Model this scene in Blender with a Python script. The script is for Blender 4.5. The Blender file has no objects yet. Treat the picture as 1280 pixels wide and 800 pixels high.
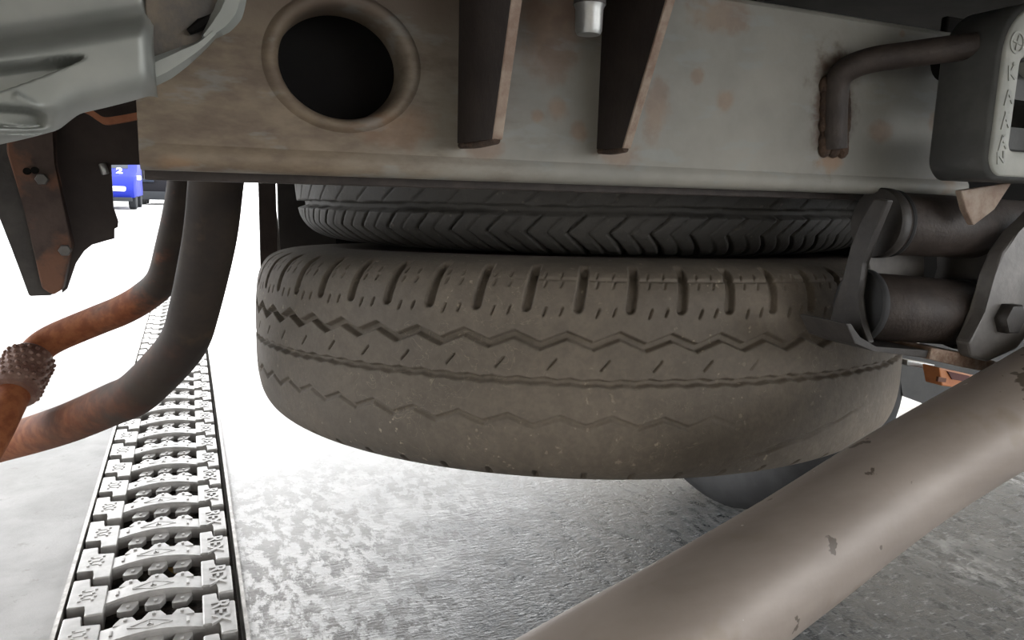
import bpy, bmesh, math, random
import numpy as np
from mathutils import Vector, Matrix

# ------------------------------------------------------------------ camera, world, light, exposure
S = bpy.context.scene
COL = S.collection
cam_data = bpy.data.cameras.new('camera')
cam = bpy.data.objects.new('camera', cam_data)
COL.objects.link(cam)
cam_data.sensor_fit = 'HORIZONTAL'
cam_data.sensor_width = 36.0
cam_data.lens = 36.0 * 924.0 / 1280.0
cam_data.clip_start = 0.01
cam_data.clip_end = 400
cam.matrix_world = Matrix(((0.9171522618377796, 0.04302257402372001, -0.3962080094220942, 0.0),
                           (-0.3977003330824094, 0.16318416615420728, -0.902887242673578, 0.0),
                           (0.02581034040816629, 0.9856571341196337, 0.16677481910373934, 0.6),
                           (0, 0, 0, 1)))
S.camera = cam

W = bpy.data.worlds.new('bright_hall')
S.world = W
W.use_nodes = True
bg = W.node_tree.nodes['Background']
bg.inputs[0].default_value = (0.98, 0.99, 1.0, 1)
bg.inputs[1].default_value = 4.3

S.view_settings.view_transform = 'Standard'
S.view_settings.look = 'None'
S.view_settings.gamma = 1.0
S.view_settings.use_curve_mapping = False
S.view_settings.exposure = 0.45

random.seed(4)
RNG = np.random.default_rng(7)
PI = math.pi

# ------------------------------------------------------------------ materials
class NB:
    def __init__(self, name):
        self.m = bpy.data.materials.new(name)
        self.m.use_nodes = True
        self.t = self.m.node_tree
        self.b = self.t.nodes['Principled BSDF']
        self.co = self.t.nodes.new('ShaderNodeTexCoord').outputs['Object']
    def n(self, typ, **kw):
        nd = self.t.nodes.new(typ)
        for k, v in kw.items(): setattr(nd, k, v)
        return nd
    def link(self, a, b): self.t.links.new(a, b)
    def put(self, sock, v):
        if hasattr(v, 'is_output') or hasattr(v, 'links'): self.link(v, sock)
        else:
            if isinstance(v, tuple) and len(v) == 3 and sock.type == 'RGBA': v = (*v, 1)
            sock.default_value = v
    def scaled(self, sc, rot=(0, 0, 0), off=(0, 0, 0)):
        mp = self.n('ShaderNodeMapping')
        mp.inputs['Scale'].default_value = sc
        mp.inputs['Rotation'].default_value = rot
        mp.inputs['Location'].default_value = off
        self.link(self.co, mp.inputs[0])
        return mp.outputs[0]
    def noise(self, scale, detail=4, rough=0.55, co=None, dist=0.0):
        nd = self.n('ShaderNodeTexNoise')
        nd.inputs['Scale'].default_value = scale
        nd.inputs['Detail'].default_value = detail
        nd.inputs['Roughness'].default_value = rough
        nd.inputs['Distortion'].default_value = dist
        self.link(co or self.co, nd.inputs['Vector'])
        return nd.outputs[0]
    def voro(self, scale, co=None):
        nd = self.n('ShaderNodeTexVoronoi')
        nd.inputs['Scale'].default_value = scale
        self.link(co or self.co, nd.inputs['Vector'])
        return nd.outputs['Distance']
    def ramp(self, v, lo, hi, a=0.0, b=1.0):
        nd = self.n('ShaderNodeMapRange')
        nd.interpolation_type = 'SMOOTHSTEP'
        self.put(nd.inputs[0], v)
        nd.inputs[1].default_value = lo; nd.inputs[2].default_value = hi
        nd.inputs[3].default_value = a; nd.inputs[4].default_value = b
        return nd.outputs[0]
    def math(self, op, a, b=0.0, c=None):
        nd = self.n('ShaderNodeMath', operation=op)
        self.put(nd.inputs[0], a); self.put(nd.inputs[1], b)
        if c is not None: self.put(nd.inputs[2], c)
        return nd.outputs[0]
    def mix(self, fac, a, b):
        nd = self.n('ShaderNodeMix', data_type='RGBA')
        self.put(nd.inputs[0], fac); self.put(nd.inputs[6], a); self.put(nd.inputs[7], b)
        return nd.outputs[2]
    def axis(self, i):
        nd = self.n('ShaderNodeSeparateXYZ')
        self.link(self.co, nd.inputs[0])
        return nd.outputs[i]
    def blob(self, c, r, wob=None, sc=(1, 1, 1)):
        # stain around a spot: 1 at its middle, 0 beyond radius r, with a ragged rim
        mp = self.n('ShaderNodeVectorMath', operation='SUBTRACT')
        self.link(self.co, mp.inputs[0]); mp.inputs[1].default_value = c
        m2 = self.n('ShaderNodeVectorMath', operation='MULTIPLY')
        self.link(mp.outputs[0], m2.inputs[0]); m2.inputs[1].default_value = sc
        ln = self.n('ShaderNodeVectorMath', operation='LENGTH')
        self.link(m2.outputs[0], ln.inputs[0])
        d = self.math('DIVIDE', ln.outputs['Value'], r)
        if wob is not None: d = self.math('ADD', d, self.math('MULTIPLY', self.math('SUBTRACT', wob, 0.5), 1.6))
        return self.ramp(d, 0.45, 1.05, 1.0, 0.0)
    def bump(self, h, strength=0.3, dist=0.002):
        nd = self.n('ShaderNodeBump')
        nd.inputs['Strength'].default_value = strength
        nd.inputs['Distance'].default_value = dist
        self.link(h, nd.inputs['Height'])
        self.link(nd.outputs[0], self.b.inputs['Normal'])
    def done(self, col, rough=0.7, metal=0.0, spec=0.5):
        self.put(self.b.inputs['Base Color'], col)
        self.put(self.b.inputs['Roughness'], rough)
        self.put(self.b.inputs['Metallic'], metal)
        self.put(self.b.inputs['Specular IOR Level'], spec)
        return self.m

def simple(name, a, b=None, scale=30, rough=0.7, metal=0.0, spec=0.5, bump=0.2, lo=0.35, hi=0.7, bd=0.001):
    k = NB(name)
    n1 = k.noise(scale, 5, 0.6)
    col = k.mix(k.ramp(n1, lo, hi), a, b) if b else a
    if bump: k.bump(k.noise(scale * 6, 4), bump, bd)
    return k.done(col, rough, metal, spec)

def mat_rubber(name, base, dust, spots, dark_side=None):
    k = NB(name)
    big = k.noise(7, 4, 0.6)
    fine = k.noise(220, 3, 0.6)
    col = k.mix(k.ramp(big, 0.3, 0.7), base, dust)
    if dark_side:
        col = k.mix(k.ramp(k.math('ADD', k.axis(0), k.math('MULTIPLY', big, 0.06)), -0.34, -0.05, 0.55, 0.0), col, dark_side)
    if spots:
        sc = k.math('MULTIPLY', k.ramp(k.noise(160, 2, 0.5), 0.66, 0.74), k.ramp(k.noise(16, 3), 0.45, 0.62))
        col = k.mix(k.math('MULTIPLY', sc, 0.75), col, spots)
        # hair-line scuffs where dust has settled in scratches
        w = k.noise(42, 3, 0.6, None, 1.2)
        ln = k.ramp(k.math('ABSOLUTE', k.math('SUBTRACT', w, 0.5)), 0.0, 0.008, 1.0, 0.0)
        ln = k.math('MULTIPLY', ln, k.ramp(k.noise(11, 3), 0.48, 0.62))
        col = k.mix(k.math('MULTIPLY', ln, 0.35), col, spots)
    mot = k.math('ADD', k.math('MULTIPLY', k.noise(75, 4, 0.7), 0.6), k.math('MULTIPLY', fine, 0.4))
    col = k.mix(k.ramp(mot, 0.36, 0.66, 0.26, 0.0), col, (0.035, 0.030, 0.026))
    k.bump(k.math('ADD', fine, mot), 0.35, 0.0010)
    return k.done(col, k.ramp(big, 0.3, 0.7, 0.62, 0.8), 0.0, 0.35)

M = {}
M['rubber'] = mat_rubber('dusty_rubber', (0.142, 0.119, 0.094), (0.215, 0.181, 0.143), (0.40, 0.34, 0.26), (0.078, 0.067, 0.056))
M['rubber2'] = mat_rubber('dark_rubber', (0.046, 0.044, 0.041), (0.064, 0.060, 0.054), (0.13, 0.12, 0.10))
M['black_rubber'] = simple('black_rubber', (0.02, 0.02, 0.021), (0.035, 0.035, 0.036), 20, 0.75)
M['grey_rubber'] = simple('grey_moulded_rubber', (0.055, 0.056, 0.054), (0.082, 0.082, 0.078), 35, 0.6, bump=0.25)  # hanger sides, shade put into the colour
M['grey_rubber_face'] = simple('lit_grey_rubber', (0.32, 0.33, 0.30), (0.40, 0.40, 0.36), 35, 0.65, bump=0.3)  # hanger front, paled in colour as if lit
M['under'] = simple('underseal', (0.006, 0.0055, 0.005), (0.012, 0.011, 0.010), 12, 0.9, spec=0.08)
M['brown_steel'] = simple('oily_brown_steel', (0.034, 0.025, 0.021), (0.058, 0.044, 0.037), 60, 0.6, bump=0.5)
M['dark_steel'] = simple('dark_steel', (0.026, 0.022, 0.020), (0.048, 0.042, 0.037), 40, 0.55, bump=0.4)
M['grey_steel'] = simple('dull_grey_steel', (0.115, 0.108, 0.102), (0.19, 0.178, 0.168), 30, 0.5, 0.15, bump=0.35)
M['bright_steel'] = simple('bright_zinc', (0.42, 0.43, 0.42), (0.6, 0.6, 0.58), 60, 0.35, 0.6)
M['rust_edge'] = simple('flaking_rust', (0.20, 0.12, 0.08), (0.36, 0.28, 0.22), 120, 0.9, bump=0.9)
M['orange'] = simple('orange_brown_plastic', (0.42, 0.13, 0.035), (0.55, 0.2, 0.06), 50, 0.5)
M['rail'] = simple('rail_steel', (0.30, 0.28, 0.26), (0.62, 0.60, 0.57), 60, 0.4, 0.3)
M['dirt'] = simple('pit_dirt', (0.03, 0.024, 0.02), (0.09, 0.07, 0.055), 90, 0.95, bump=1.0, bd=0.006)
M['leaf'] = simple('dead_leaf', (0.38, 0.22, 0.07), (0.62, 0.45, 0.16), 120, 0.8)

def mat_plate():
    k = NB('weathered_grey_paint')
    n1 = k.noise(14, 5, 0.6); n2 = k.noise(60, 4, 0.6); n3 = k.noise(30, 5, 0.65, k.scaled((1, 1, 2.5)))
    grey = k.mix(k.ramp(n1, 0.3, 0.7), (0.215, 0.208, 0.186), (0.292, 0.278, 0.244))
    # film of tan road dirt on the end by the pipes; along the top also painted bumper shade
    f = k.math('ADD', k.axis(0), k.math('MULTIPLY', k.math('SUBTRACT', n3, 0.5), 0.16))
    col = k.mix(k.ramp(f, 0.06, 0.20, 0.95, 0.0), grey, k.mix(k.ramp(n3, 0.3, 0.7), (0.125, 0.088, 0.060), (0.235, 0.180, 0.122)))
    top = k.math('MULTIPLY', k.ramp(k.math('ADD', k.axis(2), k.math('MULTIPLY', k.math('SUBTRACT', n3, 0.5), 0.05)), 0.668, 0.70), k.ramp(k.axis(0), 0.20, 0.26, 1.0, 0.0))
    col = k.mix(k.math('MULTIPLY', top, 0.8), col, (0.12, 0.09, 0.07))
    rust = (0.20, 0.095, 0.045); rust2 = (0.30, 0.17, 0.09)
    masks = [((0.1490, 0.3800, 0.6258), .012, (1,1,1.2)), ((0.2327, 0.3800, 0.6254), .016, (1,1,1.6)), ((0.2560, 0.3800, 0.6504), .012, (1,1,.6)),
             ((0.2841, 0.3800, 0.6732), .006, (1,1,1)), ((0.3062, 0.3800, 0.6609), .009, (1,1,1)), ((0.1910, 0.3800, 0.6483), .008, (1,1,1)),
             ((0.1789, 0.3800, 0.6427), .005, (1,1,1)), ((0.5137, 0.3800, 0.6335), .020, (1.6,1,.6)), ((0.4936, 0.3800, 0.6606), .008, (1,1,1)),
             ((0.2976, 0.3800, 0.7089), .018, (.6,1,1.4)), ((0.4265, 0.3800, 0.6971), .004, (1,1,1)), ((0.2057, 0.3800, 0.6361), .007, (1,1,1)),
             ((0.1860, 0.3800, 0.6879), .022, (1,1,.7)), ((0.1014, 0.3800, 0.6322), .016, (.6,1,1.2)), ((0.4510, 0.3800, 0.7150), .003, (1,1,1)),
             ((0.4397, 0.3800, 0.6493), .009, (.7,1,1)), ((-0.0023, 0.3800, 0.6101), .007, (.6,1,1.2))]
    for c, r, sc in masks:
        b = k.blob(c, r, n2, sc)
        col = k.mix(k.math('MULTIPLY', b, 0.42), col, k.mix(k.ramp(n2, 0.4, 0.65), rust, rust2))
    st = k.blob((0.3935, 0.3800, 0.6636), .026, n2, (1.05, 1, .60))
    col = k.mix(k.math('MULTIPLY', st, 0.9), col, (0.085, 0.052, 0.034))
    sh = k.blob((0.3981, 0.3800, 0.6286), .010, n2, (.6, 1, 1))
    col = k.mix(k.math('MULTIPLY', sh, 0.6), col, rust2)
    # bare bluish wear marks on the tan end
    bl = k.math('MULTIPLY', k.ramp(k.noise(24, 4, 0.6, k.scaled((1, 1, 3), (0, 0.5, 0))), 0.56, 0.66), 0.35)
    col = k.mix(bl, col, (0.27, 0.29, 0.28))
    k.bump(k.math('ADD', n2, k.math('MULTIPLY', k.noise(300, 3), 0.4)), 0.25, 0.0012)
    return k.done(col, 0.62, 0.0, 0.4)
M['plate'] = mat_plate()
M['plate_rust'] = simple('rusty_gusset_edge', (0.24, 0.165, 0.125), (0.36, 0.29, 0.23), 90, 0.8, bump=0.5)
M['gusset'] = simple('shaded_gusset', (0.018, 0.012, 0.010), (0.030, 0.021, 0.017), 40, 0.8, bump=0.4)  # near-black colour stands in for shade on the side faces
M['weld_rust'] = simple('weld_rust', (0.040, 0.025, 0.018), (0.075, 0.045, 0.028), 120, 0.9, bump=0.9)

def mat_tube():
    k = NB('grey_brown_tube_paint')
    n1 = k.noise(9, 4, 0.6, k.scaled((1, 3, 3)))
    n2 = k.noise(38, 4, 0.5)
    col = k.mix(k.ramp(n1, 0.3, 0.7), (0.245, 0.205, 0.178), (0.32, 0.272, 0.238))
    col = k.mix(k.math('MULTIPLY', k.ramp(k.noise(22, 4), 0.58, 0.7), 0.45), col, (0.21, 0.165, 0.115))
    chip = k.math('MULTIPLY', k.ramp(n2, 0.655, 0.668), k.ramp(k.noise(110, 3), 0.44, 0.50))
    col = k.mix(k.math('MULTIPLY', chip, 0.85), col, (0.075, 0.055, 0.04))
    col = k.mix(k.ramp(k.noise(150, 2, 0.5), 0.765, 0.785), col, (0.5, 0.45, 0.4))
    k.bump(k.math('SUBTRACT', k.math('MULTIPLY', k.noise(260, 3), 0.4), chip), 0.2, 0.001)
    return k.done(col, 0.48, 0.1, 0.5)
M['tube'] = mat_tube()

def mat_exhaust(name, rust_from, rust_to):
    k = NB(name)
    n1 = k.noise(18, 5, 0.65, k.scaled((1, 1, 1.4)))
    n2 = k.noise(90, 4, 0.6)
    col = k.mix(k.ramp(n1, 0.35, 0.65), (0.028, 0.022, 0.019), (0.046, 0.034, 0.026))
    col = k.mix(k.math('MULTIPLY', k.ramp(k.noise(30, 4), 0.58, 0.68), 0.35), col, (0.10, 0.06, 0.035))
    # heat scale turns to red rust towards the outlet
    f = k.math('ADD', k.axis(0), k.math('MULTIPLY', k.math('SUBTRACT', n1, 0.5), 0.22))
    rust = k.mix(k.ramp(n2, 0.35, 0.65), (0.22, 0.062, 0.022), (0.33, 0.115, 0.045))
    col = k.mix(k.ramp(f, rust_to, rust_from, 0.9, 0.0), col, rust)
    k.bump(n2, 0.35, 0.001)
    return k.done(col, 0.72, 0.0, 0.28)
M['pipe'] = mat_exhaust('scaled_exhaust_steel', -0.02, -0.22)
M['pipe_small'] = mat_exhaust('rusting_exhaust_steel', -0.02, -0.10)
M['sleeve'] = simple('brown_sleeve_steel', (0.15, 0.075, 0.055), (0.27, 0.17, 0.135), 70, 0.6, 0.1, bump=0.5)

def mat_bracket():
    k = NB('rusty_brown_bracket')
    n1 = k.noise(26, 5, 0.65)
    col = k.mix(k.ramp(n1, 0.35, 0.65), (0.055, 0.036, 0.03), (0.085, 0.058, 0.048))
    col = k.mix(k.math('MULTIPLY', k.ramp(k.noise(34, 4), 0.5, 0.64), 0.7), col, (0.20, 0.09, 0.05))
    k.bump(k.noise(150, 4), 0.4, 0.001)
    return k.done(col, 0.7, 0.1, 0.4)
M['bracket'] = mat_bracket()
M['web'] = simple('sooty_web_plate', (0.034, 0.024, 0.021), (0.05, 0.036, 0.031), 30, 0.75, bump=0.3)

def mat_bumper():
    k = NB('scuffed_silver_grey_paint')
    n = k.noise(30, 4, 0.6)
    col = k.mix(k.ramp(n, 0.3, 0.7), (0.25, 0.26, 0.24), (0.31, 0.315, 0.29))
    return k.done(col, 0.42, 0.25, 0.5)
M['bumper'] = mat_bumper()

def mat_chain():
    k = NB('cast_chain_metal')
    n1 = k.noise(28, 4, 0.6); n2 = k.noise(240, 3)
    col = k.mix(k.ramp(n1, 0.3, 0.7), (0.36, 0.35, 0.34), (0.50, 0.49, 0.475))
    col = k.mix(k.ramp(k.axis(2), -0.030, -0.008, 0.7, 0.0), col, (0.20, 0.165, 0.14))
    k.bump(n2, 0.25, 0.0008)
    return k.done(col, 0.42, 0.35, 0.5)
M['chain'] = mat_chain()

def mat_floor():
    k = NB('wet_salted_concrete')
    a = k.noise(2.3, 6, 0.62)
    b = k.noise(9, 6, 0.68, None, 0.25)
    c = k.noise(26, 6, 0.72, k.scaled((1.5, 0.8, 1), (0, 0, 0.5)), 0.15)
    fl = k.noise(75, 4, 0.7, k.scaled((0.55, 1.5, 1), (0, 0, 0.45)))
    d = k.noise(150, 3, 0.6, k.scaled((0.5, 1.4, 1), (0, 0, 0.35)))
    x, y = k.axis(0), k.axis(1)
    slush = k.mix(k.ramp(b, 0.35, 0.68), (0.70, 0.69, 0.68), (0.88, 0.88, 0.88))
    # bare scraped patches in the slush, close by the vehicle
    near = k.ramp(k.math('ADD', y, k.math('MULTIPLY', a, 0.8)), 1.25, 2.3, 1.0, 0.0)
    bare = k.math('MULTIPLY', k.ramp(c, 0.45, 0.55), k.ramp(a, 0.34, 0.50))
    col = k.mix(k.math('MULTIPLY', k.math('MULTIPLY', bare, near), 0.95), slush, k.mix(k.ramp(b, 0.4, 0.6), (0.075, 0.066, 0.058), (0.19, 0.172, 0.155)))
    # soaked dark concrete under the rear end on the right
    e = k.math('ADD', k.math('ADD', x, k.math('MULTIPLY', y, -0.55)), k.math('MULTIPLY', k.math('SUBTRACT', b, 0.5), 0.45))
    wet = k.math('MULTIPLY', k.ramp(e, -0.55, -0.05), k.ramp(k.math('ADD', y, k.math('MULTIPLY', k.math('SUBTRACT', c, 0.5), 0.8)), 1.0, 1.6, 1.0, 0.0))
    wet = k.math('MULTIPLY', wet, k.ramp(c, 0.38, 0.66, 1.0, 0.62))
    col = k.mix(wet, col, k.mix(k.ramp(c, 0.35, 0.65), (0.034, 0.039, 0.043), (0.074, 0.081, 0.086)))
    # bright ice flecks and painted glints in the soaked part, dark specks of grit in the slush
    col = k.mix(k.math('MULTIPLY', k.math('MULTIPLY', k.ramp(fl, 0.56, 0.66), wet), 0.55), col, (0.50, 0.51, 0.52))
    col = k.mix(k.math('MULTIPLY', k.math('MULTIPLY', k.ramp(fl, 0.30, 0.42, 1.0, 0.0), near), 0.6), col, (0.16, 0.145, 0.13))
    h = k.math('ADD', k.math('MULTIPLY', b, 0.5), k.math('ADD', k.math('MULTIPLY', c, 0.6), k.math('ADD', k.math('MULTIPLY', d, 0.3), k.math('MULTIPLY', fl, 0.4))))
    k.bump(h, 0.45, 0.010)
    rough = k.math('SUBTRACT', k.ramp(b, 0.3, 0.7, 0.36, 0.55), k.math('MULTIPLY', wet, 0.20))
    return k.done(col, rough, 0.0, k.math('SUBTRACT', 0.5, k.math('MULTIPLY', wet, 0.2)))
M['floor'] = mat_floor()
def mat_floor_dry():
    k = NB('dry_grey_concrete')
    b = k.noise(7, 6, 0.66, None, 0.2); c = k.noise(30, 5, 0.7); a = k.noise(1.6, 4, 0.6)
    col = k.mix(k.ramp(b, 0.3, 0.7), (0.37, 0.365, 0.36), (0.49, 0.485, 0.48))
    col = k.mix(k.math('MULTIPLY', k.ramp(a, 0.45, 0.65), 0.35), col, (0.31, 0.30, 0.285))
    col = k.mix(k.math('MULTIPLY', k.ramp(c, 0.60, 0.70), 0.45), col, (0.25, 0.23, 0.21))
    k.bump(k.math('ADD', b, c), 0.3, 0.006)
    return k.done(col, 0.75, 0.0, 0.25)
M['floor_dry'] = mat_floor_dry()

def paint(name, c, rough=0.35, metal=0.0):
    k = NB(name)
    col = k.mix(k.ramp(k.noise(6, 3), 0.3, 0.7), c, tuple(min(1, x * 1.15) for x in c))
    return k.done(col, rough, metal, 0.25)
M['blue'] = paint('blue_car_paint', (0.004, 0.012, 0.20), 0.6)
M['white'] = paint('white_plastic', (0.75, 0.75, 0.75))
M['glass'] = paint('dark_car_glass', (0.02, 0.025, 0.035), 0.1)
M['blackcar'] = paint('black_car_paint', (0.003, 0.003, 0.005), 0.8)
M['greyplastic'] = paint('grey_bumper_plastic', (0.02, 0.022, 0.025), 0.85)

# ------------------------------------------------------------------ helpers
def obj(name, verts, faces, m, parent=None, smooth=True, auto=None):
    me = bpy.data.meshes.new(name)
    me.from_pydata([tuple(v) for v in verts], [], [tuple(f) for f in faces])
    me.materials.append(m)
    me.update()
    if smooth: me.shade_smooth()
    if auto is not None:
        me.set_sharp_from_angle(angle=math.radians(auto))
    o = bpy.data.objects.new(name, me)
    COL.objects.link(o)
    o.parent = parent
    return o

def bobj(name, bm, m, parent=None, smooth=False, auto=None):
    bmesh.ops.recalc_face_normals(bm, faces=bm.faces)
    me = bpy.data.meshes.new(name)
    bm.to_mesh(me); bm.free()
    me.materials.append(m)
    if smooth or auto is not None: me.shade_smooth()
    if auto is not None: me.set_sharp_from_angle(angle=math.radians(auto))
    o = bpy.data.objects.new(name, me)
    COL.objects.link(o)
    o.parent = parent
    return o

def tag(o, label=None, cat=None, group=None, kind=None):
    if label: o['label'] = label
    if cat: o['category'] = cat
    if group: o['group'] = group
    if kind: o['kind'] = kind
    return o

def empty(name, loc, label, cat, group=None):
    o = bpy.data.objects.new(name, None)
    o.empty_display_size = 0.05
    o.matrix_world = Matrix.Translation(loc)
    COL.objects.link(o)
    return tag(o, label, cat, group)

def under(o, parent):
    # parent while keeping world coordinates of the mesh
    o.parent = parent
    o.matrix_parent_inverse = parent.matrix_basis.inverted()
    return o

def box_bm(bm, lo, hi, bev=0.0, mat=None):
    g = bmesh.ops.create_cube(bm, size=1.0)
    vs = g['verts']
    for v in vs:
        v.co = Vector([lo[i] + (v.co[i] + 0.5) * (hi[i] - lo[i]) for i in range(3)])
    if bev > 0:
        es = {e for v in vs for e in v.link_edges}
        r = bmesh.ops.bevel(bm, geom=list(es), offset=bev, segments=2, affect='EDGES', profile=0.5)
        vs = list({v for f in r['faces'] for v in f.verts} | {v for v in vs if v.is_valid})
    if mat is not None:
        bmesh.ops.transform(bm, matrix=mat, verts=[v for v in vs if v.is_valid])
    return vs

def prism_bm(bm, pts, axis, lo, hi, bev=0.0):
    # pts: outline in the two other axes; extruded along axis from lo to hi
    def mk(p, t):
        if axis == 'y': return Vector((p[0], t, p[1]))
        if axis == 'x': return Vector((t, p[0], p[1]))
        return Vector((p[0], p[1], t))
    a = [bm.verts.new(mk(p, lo)) for p in pts]
    b = [bm.verts.new(mk(p, hi)) for p in pts]
    n = len(pts)
    fs = [bm.faces.new(a), bm.faces.new(b[::-1])]
    for i in range(n): fs.append(bm.faces.new((a[i], b[i], b[(i + 1) % n], a[(i + 1) % n])))
    if bev > 0:
        bmesh.ops.bevel(bm, geom=list({e for f in fs for e in f.edges}), offset=bev, segments=2, affect='EDGES', profile=0.5)

def catmull(pts, n):
    pts = [np.array(p, float) for p in pts]
    pts = [2 * pts[0] - pts[1]] + pts + [2 * pts[-1] - pts[-2]]
    out = []
    for i in range(1, len(pts) - 2):
        p0, p1, p2, p3 = pts[i - 1:i + 3]
        for k in range(n):
            t = k / n
            out.append(0.5 * (2 * p1 + (p2 - p0) * t + (2 * p0 - 5 * p1 + 4 * p2 - p3) * t * t + (3 * p1 - p0 - 3 * p2 + p3) * t ** 3))
    out.append(pts[-2])
    return np.array(out)

def tube_mesh(path, radius, seg=32, caps=True):
    path = np.array(path, float); n = len(path)
    R = np.full(n, radius) if np.isscalar(radius) else np.array(radius, float)
    tan = np.gradient(path, axis=0); tan /= np.linalg.norm(tan, axis=1)[:, None]
    up = np.array([0.02, 0.13, 0.99]);
    if abs(tan[0] @ up) > 0.9: up = np.array([0.1, 0.98, 0.05])
    nrm = np.cross(tan[0], up); nrm /= np.linalg.norm(nrm)
    V = []; F = []
    for i in range(n):
        nrm = nrm - tan[i] * (nrm @ tan[i]); nrm /= np.linalg.norm(nrm)
        bi = np.cross(tan[i], nrm)
        for k in range(seg):
            a = 2 * PI * k / seg
            V.append(path[i] + R[i] * (math.cos(a) * nrm + math.sin(a) * bi))
    for i in range(n - 1):
        for k in range(seg):
            k2 = (k + 1) % seg
            F.append((i * seg + k, i * seg + k2, (i + 1) * seg + k2, (i + 1) * seg + k))
    if caps:
        F.append(tuple(range(seg))[::-1]); F.append(tuple((n - 1) * seg + k for k in range(seg)))
    return V, F

def tube(name, path, radius, m, parent=None, seg=32, caps=True, auto=60):
    V, F = tube_mesh(path, radius, seg, caps)
    return obj(name, V, F, m, parent, True, auto)

def cyl(name, a, b, r, m, parent=None, seg=24, bev=0.0):
    a = np.array(a, float); b = np.array(b, float)
    if bev:
        L = np.linalg.norm(b - a); t = bev / L
        path = [a, a + (b - a) * 1e-4, a + (b - a) * t, b - (b - a) * t, b - (b - a) * 1e-4, b]
        rr = [r - bev, r - bev, r, r, r - bev, r - bev]
    else:
        path = [a, b]; rr = [r, r]
    return tube(name, path, rr, m, parent, seg, True, 50)

def revolve_x(name, prof, c, m, parent=None, seg=48, auto=40):
    # prof: (x offset, radius) turned about an axis along X through c
    V = []; F = []; n = len(prof)
    for k in range(seg):
        a = 2 * PI * k / seg
        for (x, r) in prof: V.append((c[0] + x, c[1] + r * math.cos(a), c[2] + r * math.sin(a)))
    for k in range(seg):
        k2 = (k + 1) % seg
        for i in range(n - 1): F.append((k * n + i, k2 * n + i, k2 * n + i + 1, k * n + i + 1))
    return obj(name, V, F, m, parent, True, auto)

def grid_obj(name, X, Y, Z, m, parent=None, wrap_u=False):
    # X,Y,Z: (nu, nv) arrays
    nu, nv = X.shape
    V = np.stack([X, Y, Z], -1).reshape(-1, 3)
    iu = np.arange(nu if wrap_u else nu - 1); iv = np.arange(nv - 1)
    A, B = np.meshgrid(iu, iv, indexing='ij')
    A2 = (A + 1) % nu
    Q = np.stack([A * nv + B, A2 * nv + B, A2 * nv + B + 1, A * nv + B + 1], -1).reshape(-1, 4)
    me = bpy.data.meshes.new(name)
    me.vertices.add(len(V)); me.vertices.foreach_set('co', V.astype(np.float32).ravel())
    me.loops.add(Q.size); me.loops.foreach_set('vertex_index', Q.astype(np.int32).ravel())
    me.polygons.add(len(Q))
    me.polygons.foreach_set('loop_start', np.arange(0, Q.size, 4, dtype=np.int32))
    me.materials.append(m)
    me.update(calc_edges=True); me.validate()
    me.shade_smooth()
    o = bpy.data.objects.new(name, me)
    COL.objects.link(o)
    o.parent = parent
    return o

# ------------------------------------------------------------------ unseen hall added behind and beside the camera to dim and steer light
M['wall'] = simple('added_tan_wall', (0.38, 0.35, 0.305), (0.45, 0.415, 0.36), 3, 0.9, bump=0.1)  # tint of the added walls, chosen to warm the bounced light
def slab(name, lo, hi, label):
    bm = bmesh.new(); box_bm(bm, lo, hi)
    return tag(bobj(name, bm, M['wall']), label, kind='structure')
HALL_Y = 0.9
slab('wall_rear', (-4.2, -2.4, 0), (0.6, -2.2, 3.4), 'unseen tan wall added behind the camera, left of the light opening')
slab('trim_4', (2.5, -2.4, 0), (2.8, -2.2, 3.4), 'unseen tan pier added behind the camera, right of the light opening')
slab('trim_5', (0.6, -2.4, 1.45), (2.5, -2.2, 3.4), 'unseen tan wall added over the light opening behind the camera')  # opening below is added to light tube and tyre from behind
slab('wall_left', (-4.2, -2.2, 0), (-4.0, HALL_Y, 3.4), 'unseen tan wall added on the left to dim the light')
slab('wall_right', (2.6, 0.35, 0), (2.8, 5.0, 3.4), 'unseen tan wall added on the right to block light beside the vehicle')
slab('trim_6', (2.6, -2.2, 1.5), (2.8, 0.35, 3.4), 'unseen tan wall added over the low light opening on the right')  # side opening below is added to brighten the tyre's right
slab('ceiling', (-4.2, -2.4, 3.4), (2.8, HALL_Y, 3.6), 'unseen tan ceiling added to block light from above')

# ------------------------------------------------------------------ floor with the conveyor pit
PX0, PX1 = -0.186, 0.047
def floor_part(name, x0, x1, y0, y1, m):
    V = [(x0, y0, 0), (x1, y0, 0), (x1, y1, 0), (x0, y1, 0), (x0, y0, -0.12), (x1, y0, -0.12), (x1, y1, -0.12), (x0, y1, -0.12)]
    F = [(0, 1, 2, 3), (4, 7, 6, 5), (0, 4, 5, 1), (1, 5, 6, 2), (2, 6, 7, 3), (3, 7, 4, 0)]
    return tag(obj(name, V, F, m, None, False), kind='structure')
tag(floor_part('floor', PX1 + 0.006, 60, -12, 90, M['floor']), 'wet pale concrete floor right of the chain track')
tag(floor_part('floor.001', -60, PX0 - 0.006, -12, 90, M['floor_dry']), 'pale concrete floor left of the chain track')
pit_bm = bmesh.new()
box_bm(pit_bm, (PX0 - 0.006, -12, -0.12), (PX1 + 0.006, 90, -0.075))
tag(bobj('trim_1', pit_bm, M['dirt']), 'dark pit floor below the conveyor chain', kind='structure')
def rail(name, pts, label):
    bm = bmesh.new(); prism_bm(bm, pts, 'y', -12, 90)
    return tag(bobj(name, bm, M['rail']), label, kind='structure')
rail('trim_2', [(PX0 - 0.006, 0.0045), (PX0 - 0.0005, 0.0045), (PX0 - 0.0005, -0.075), (PX0 - 0.006, -0.075)], 'thin steel edge strip left of the chain')
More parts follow.
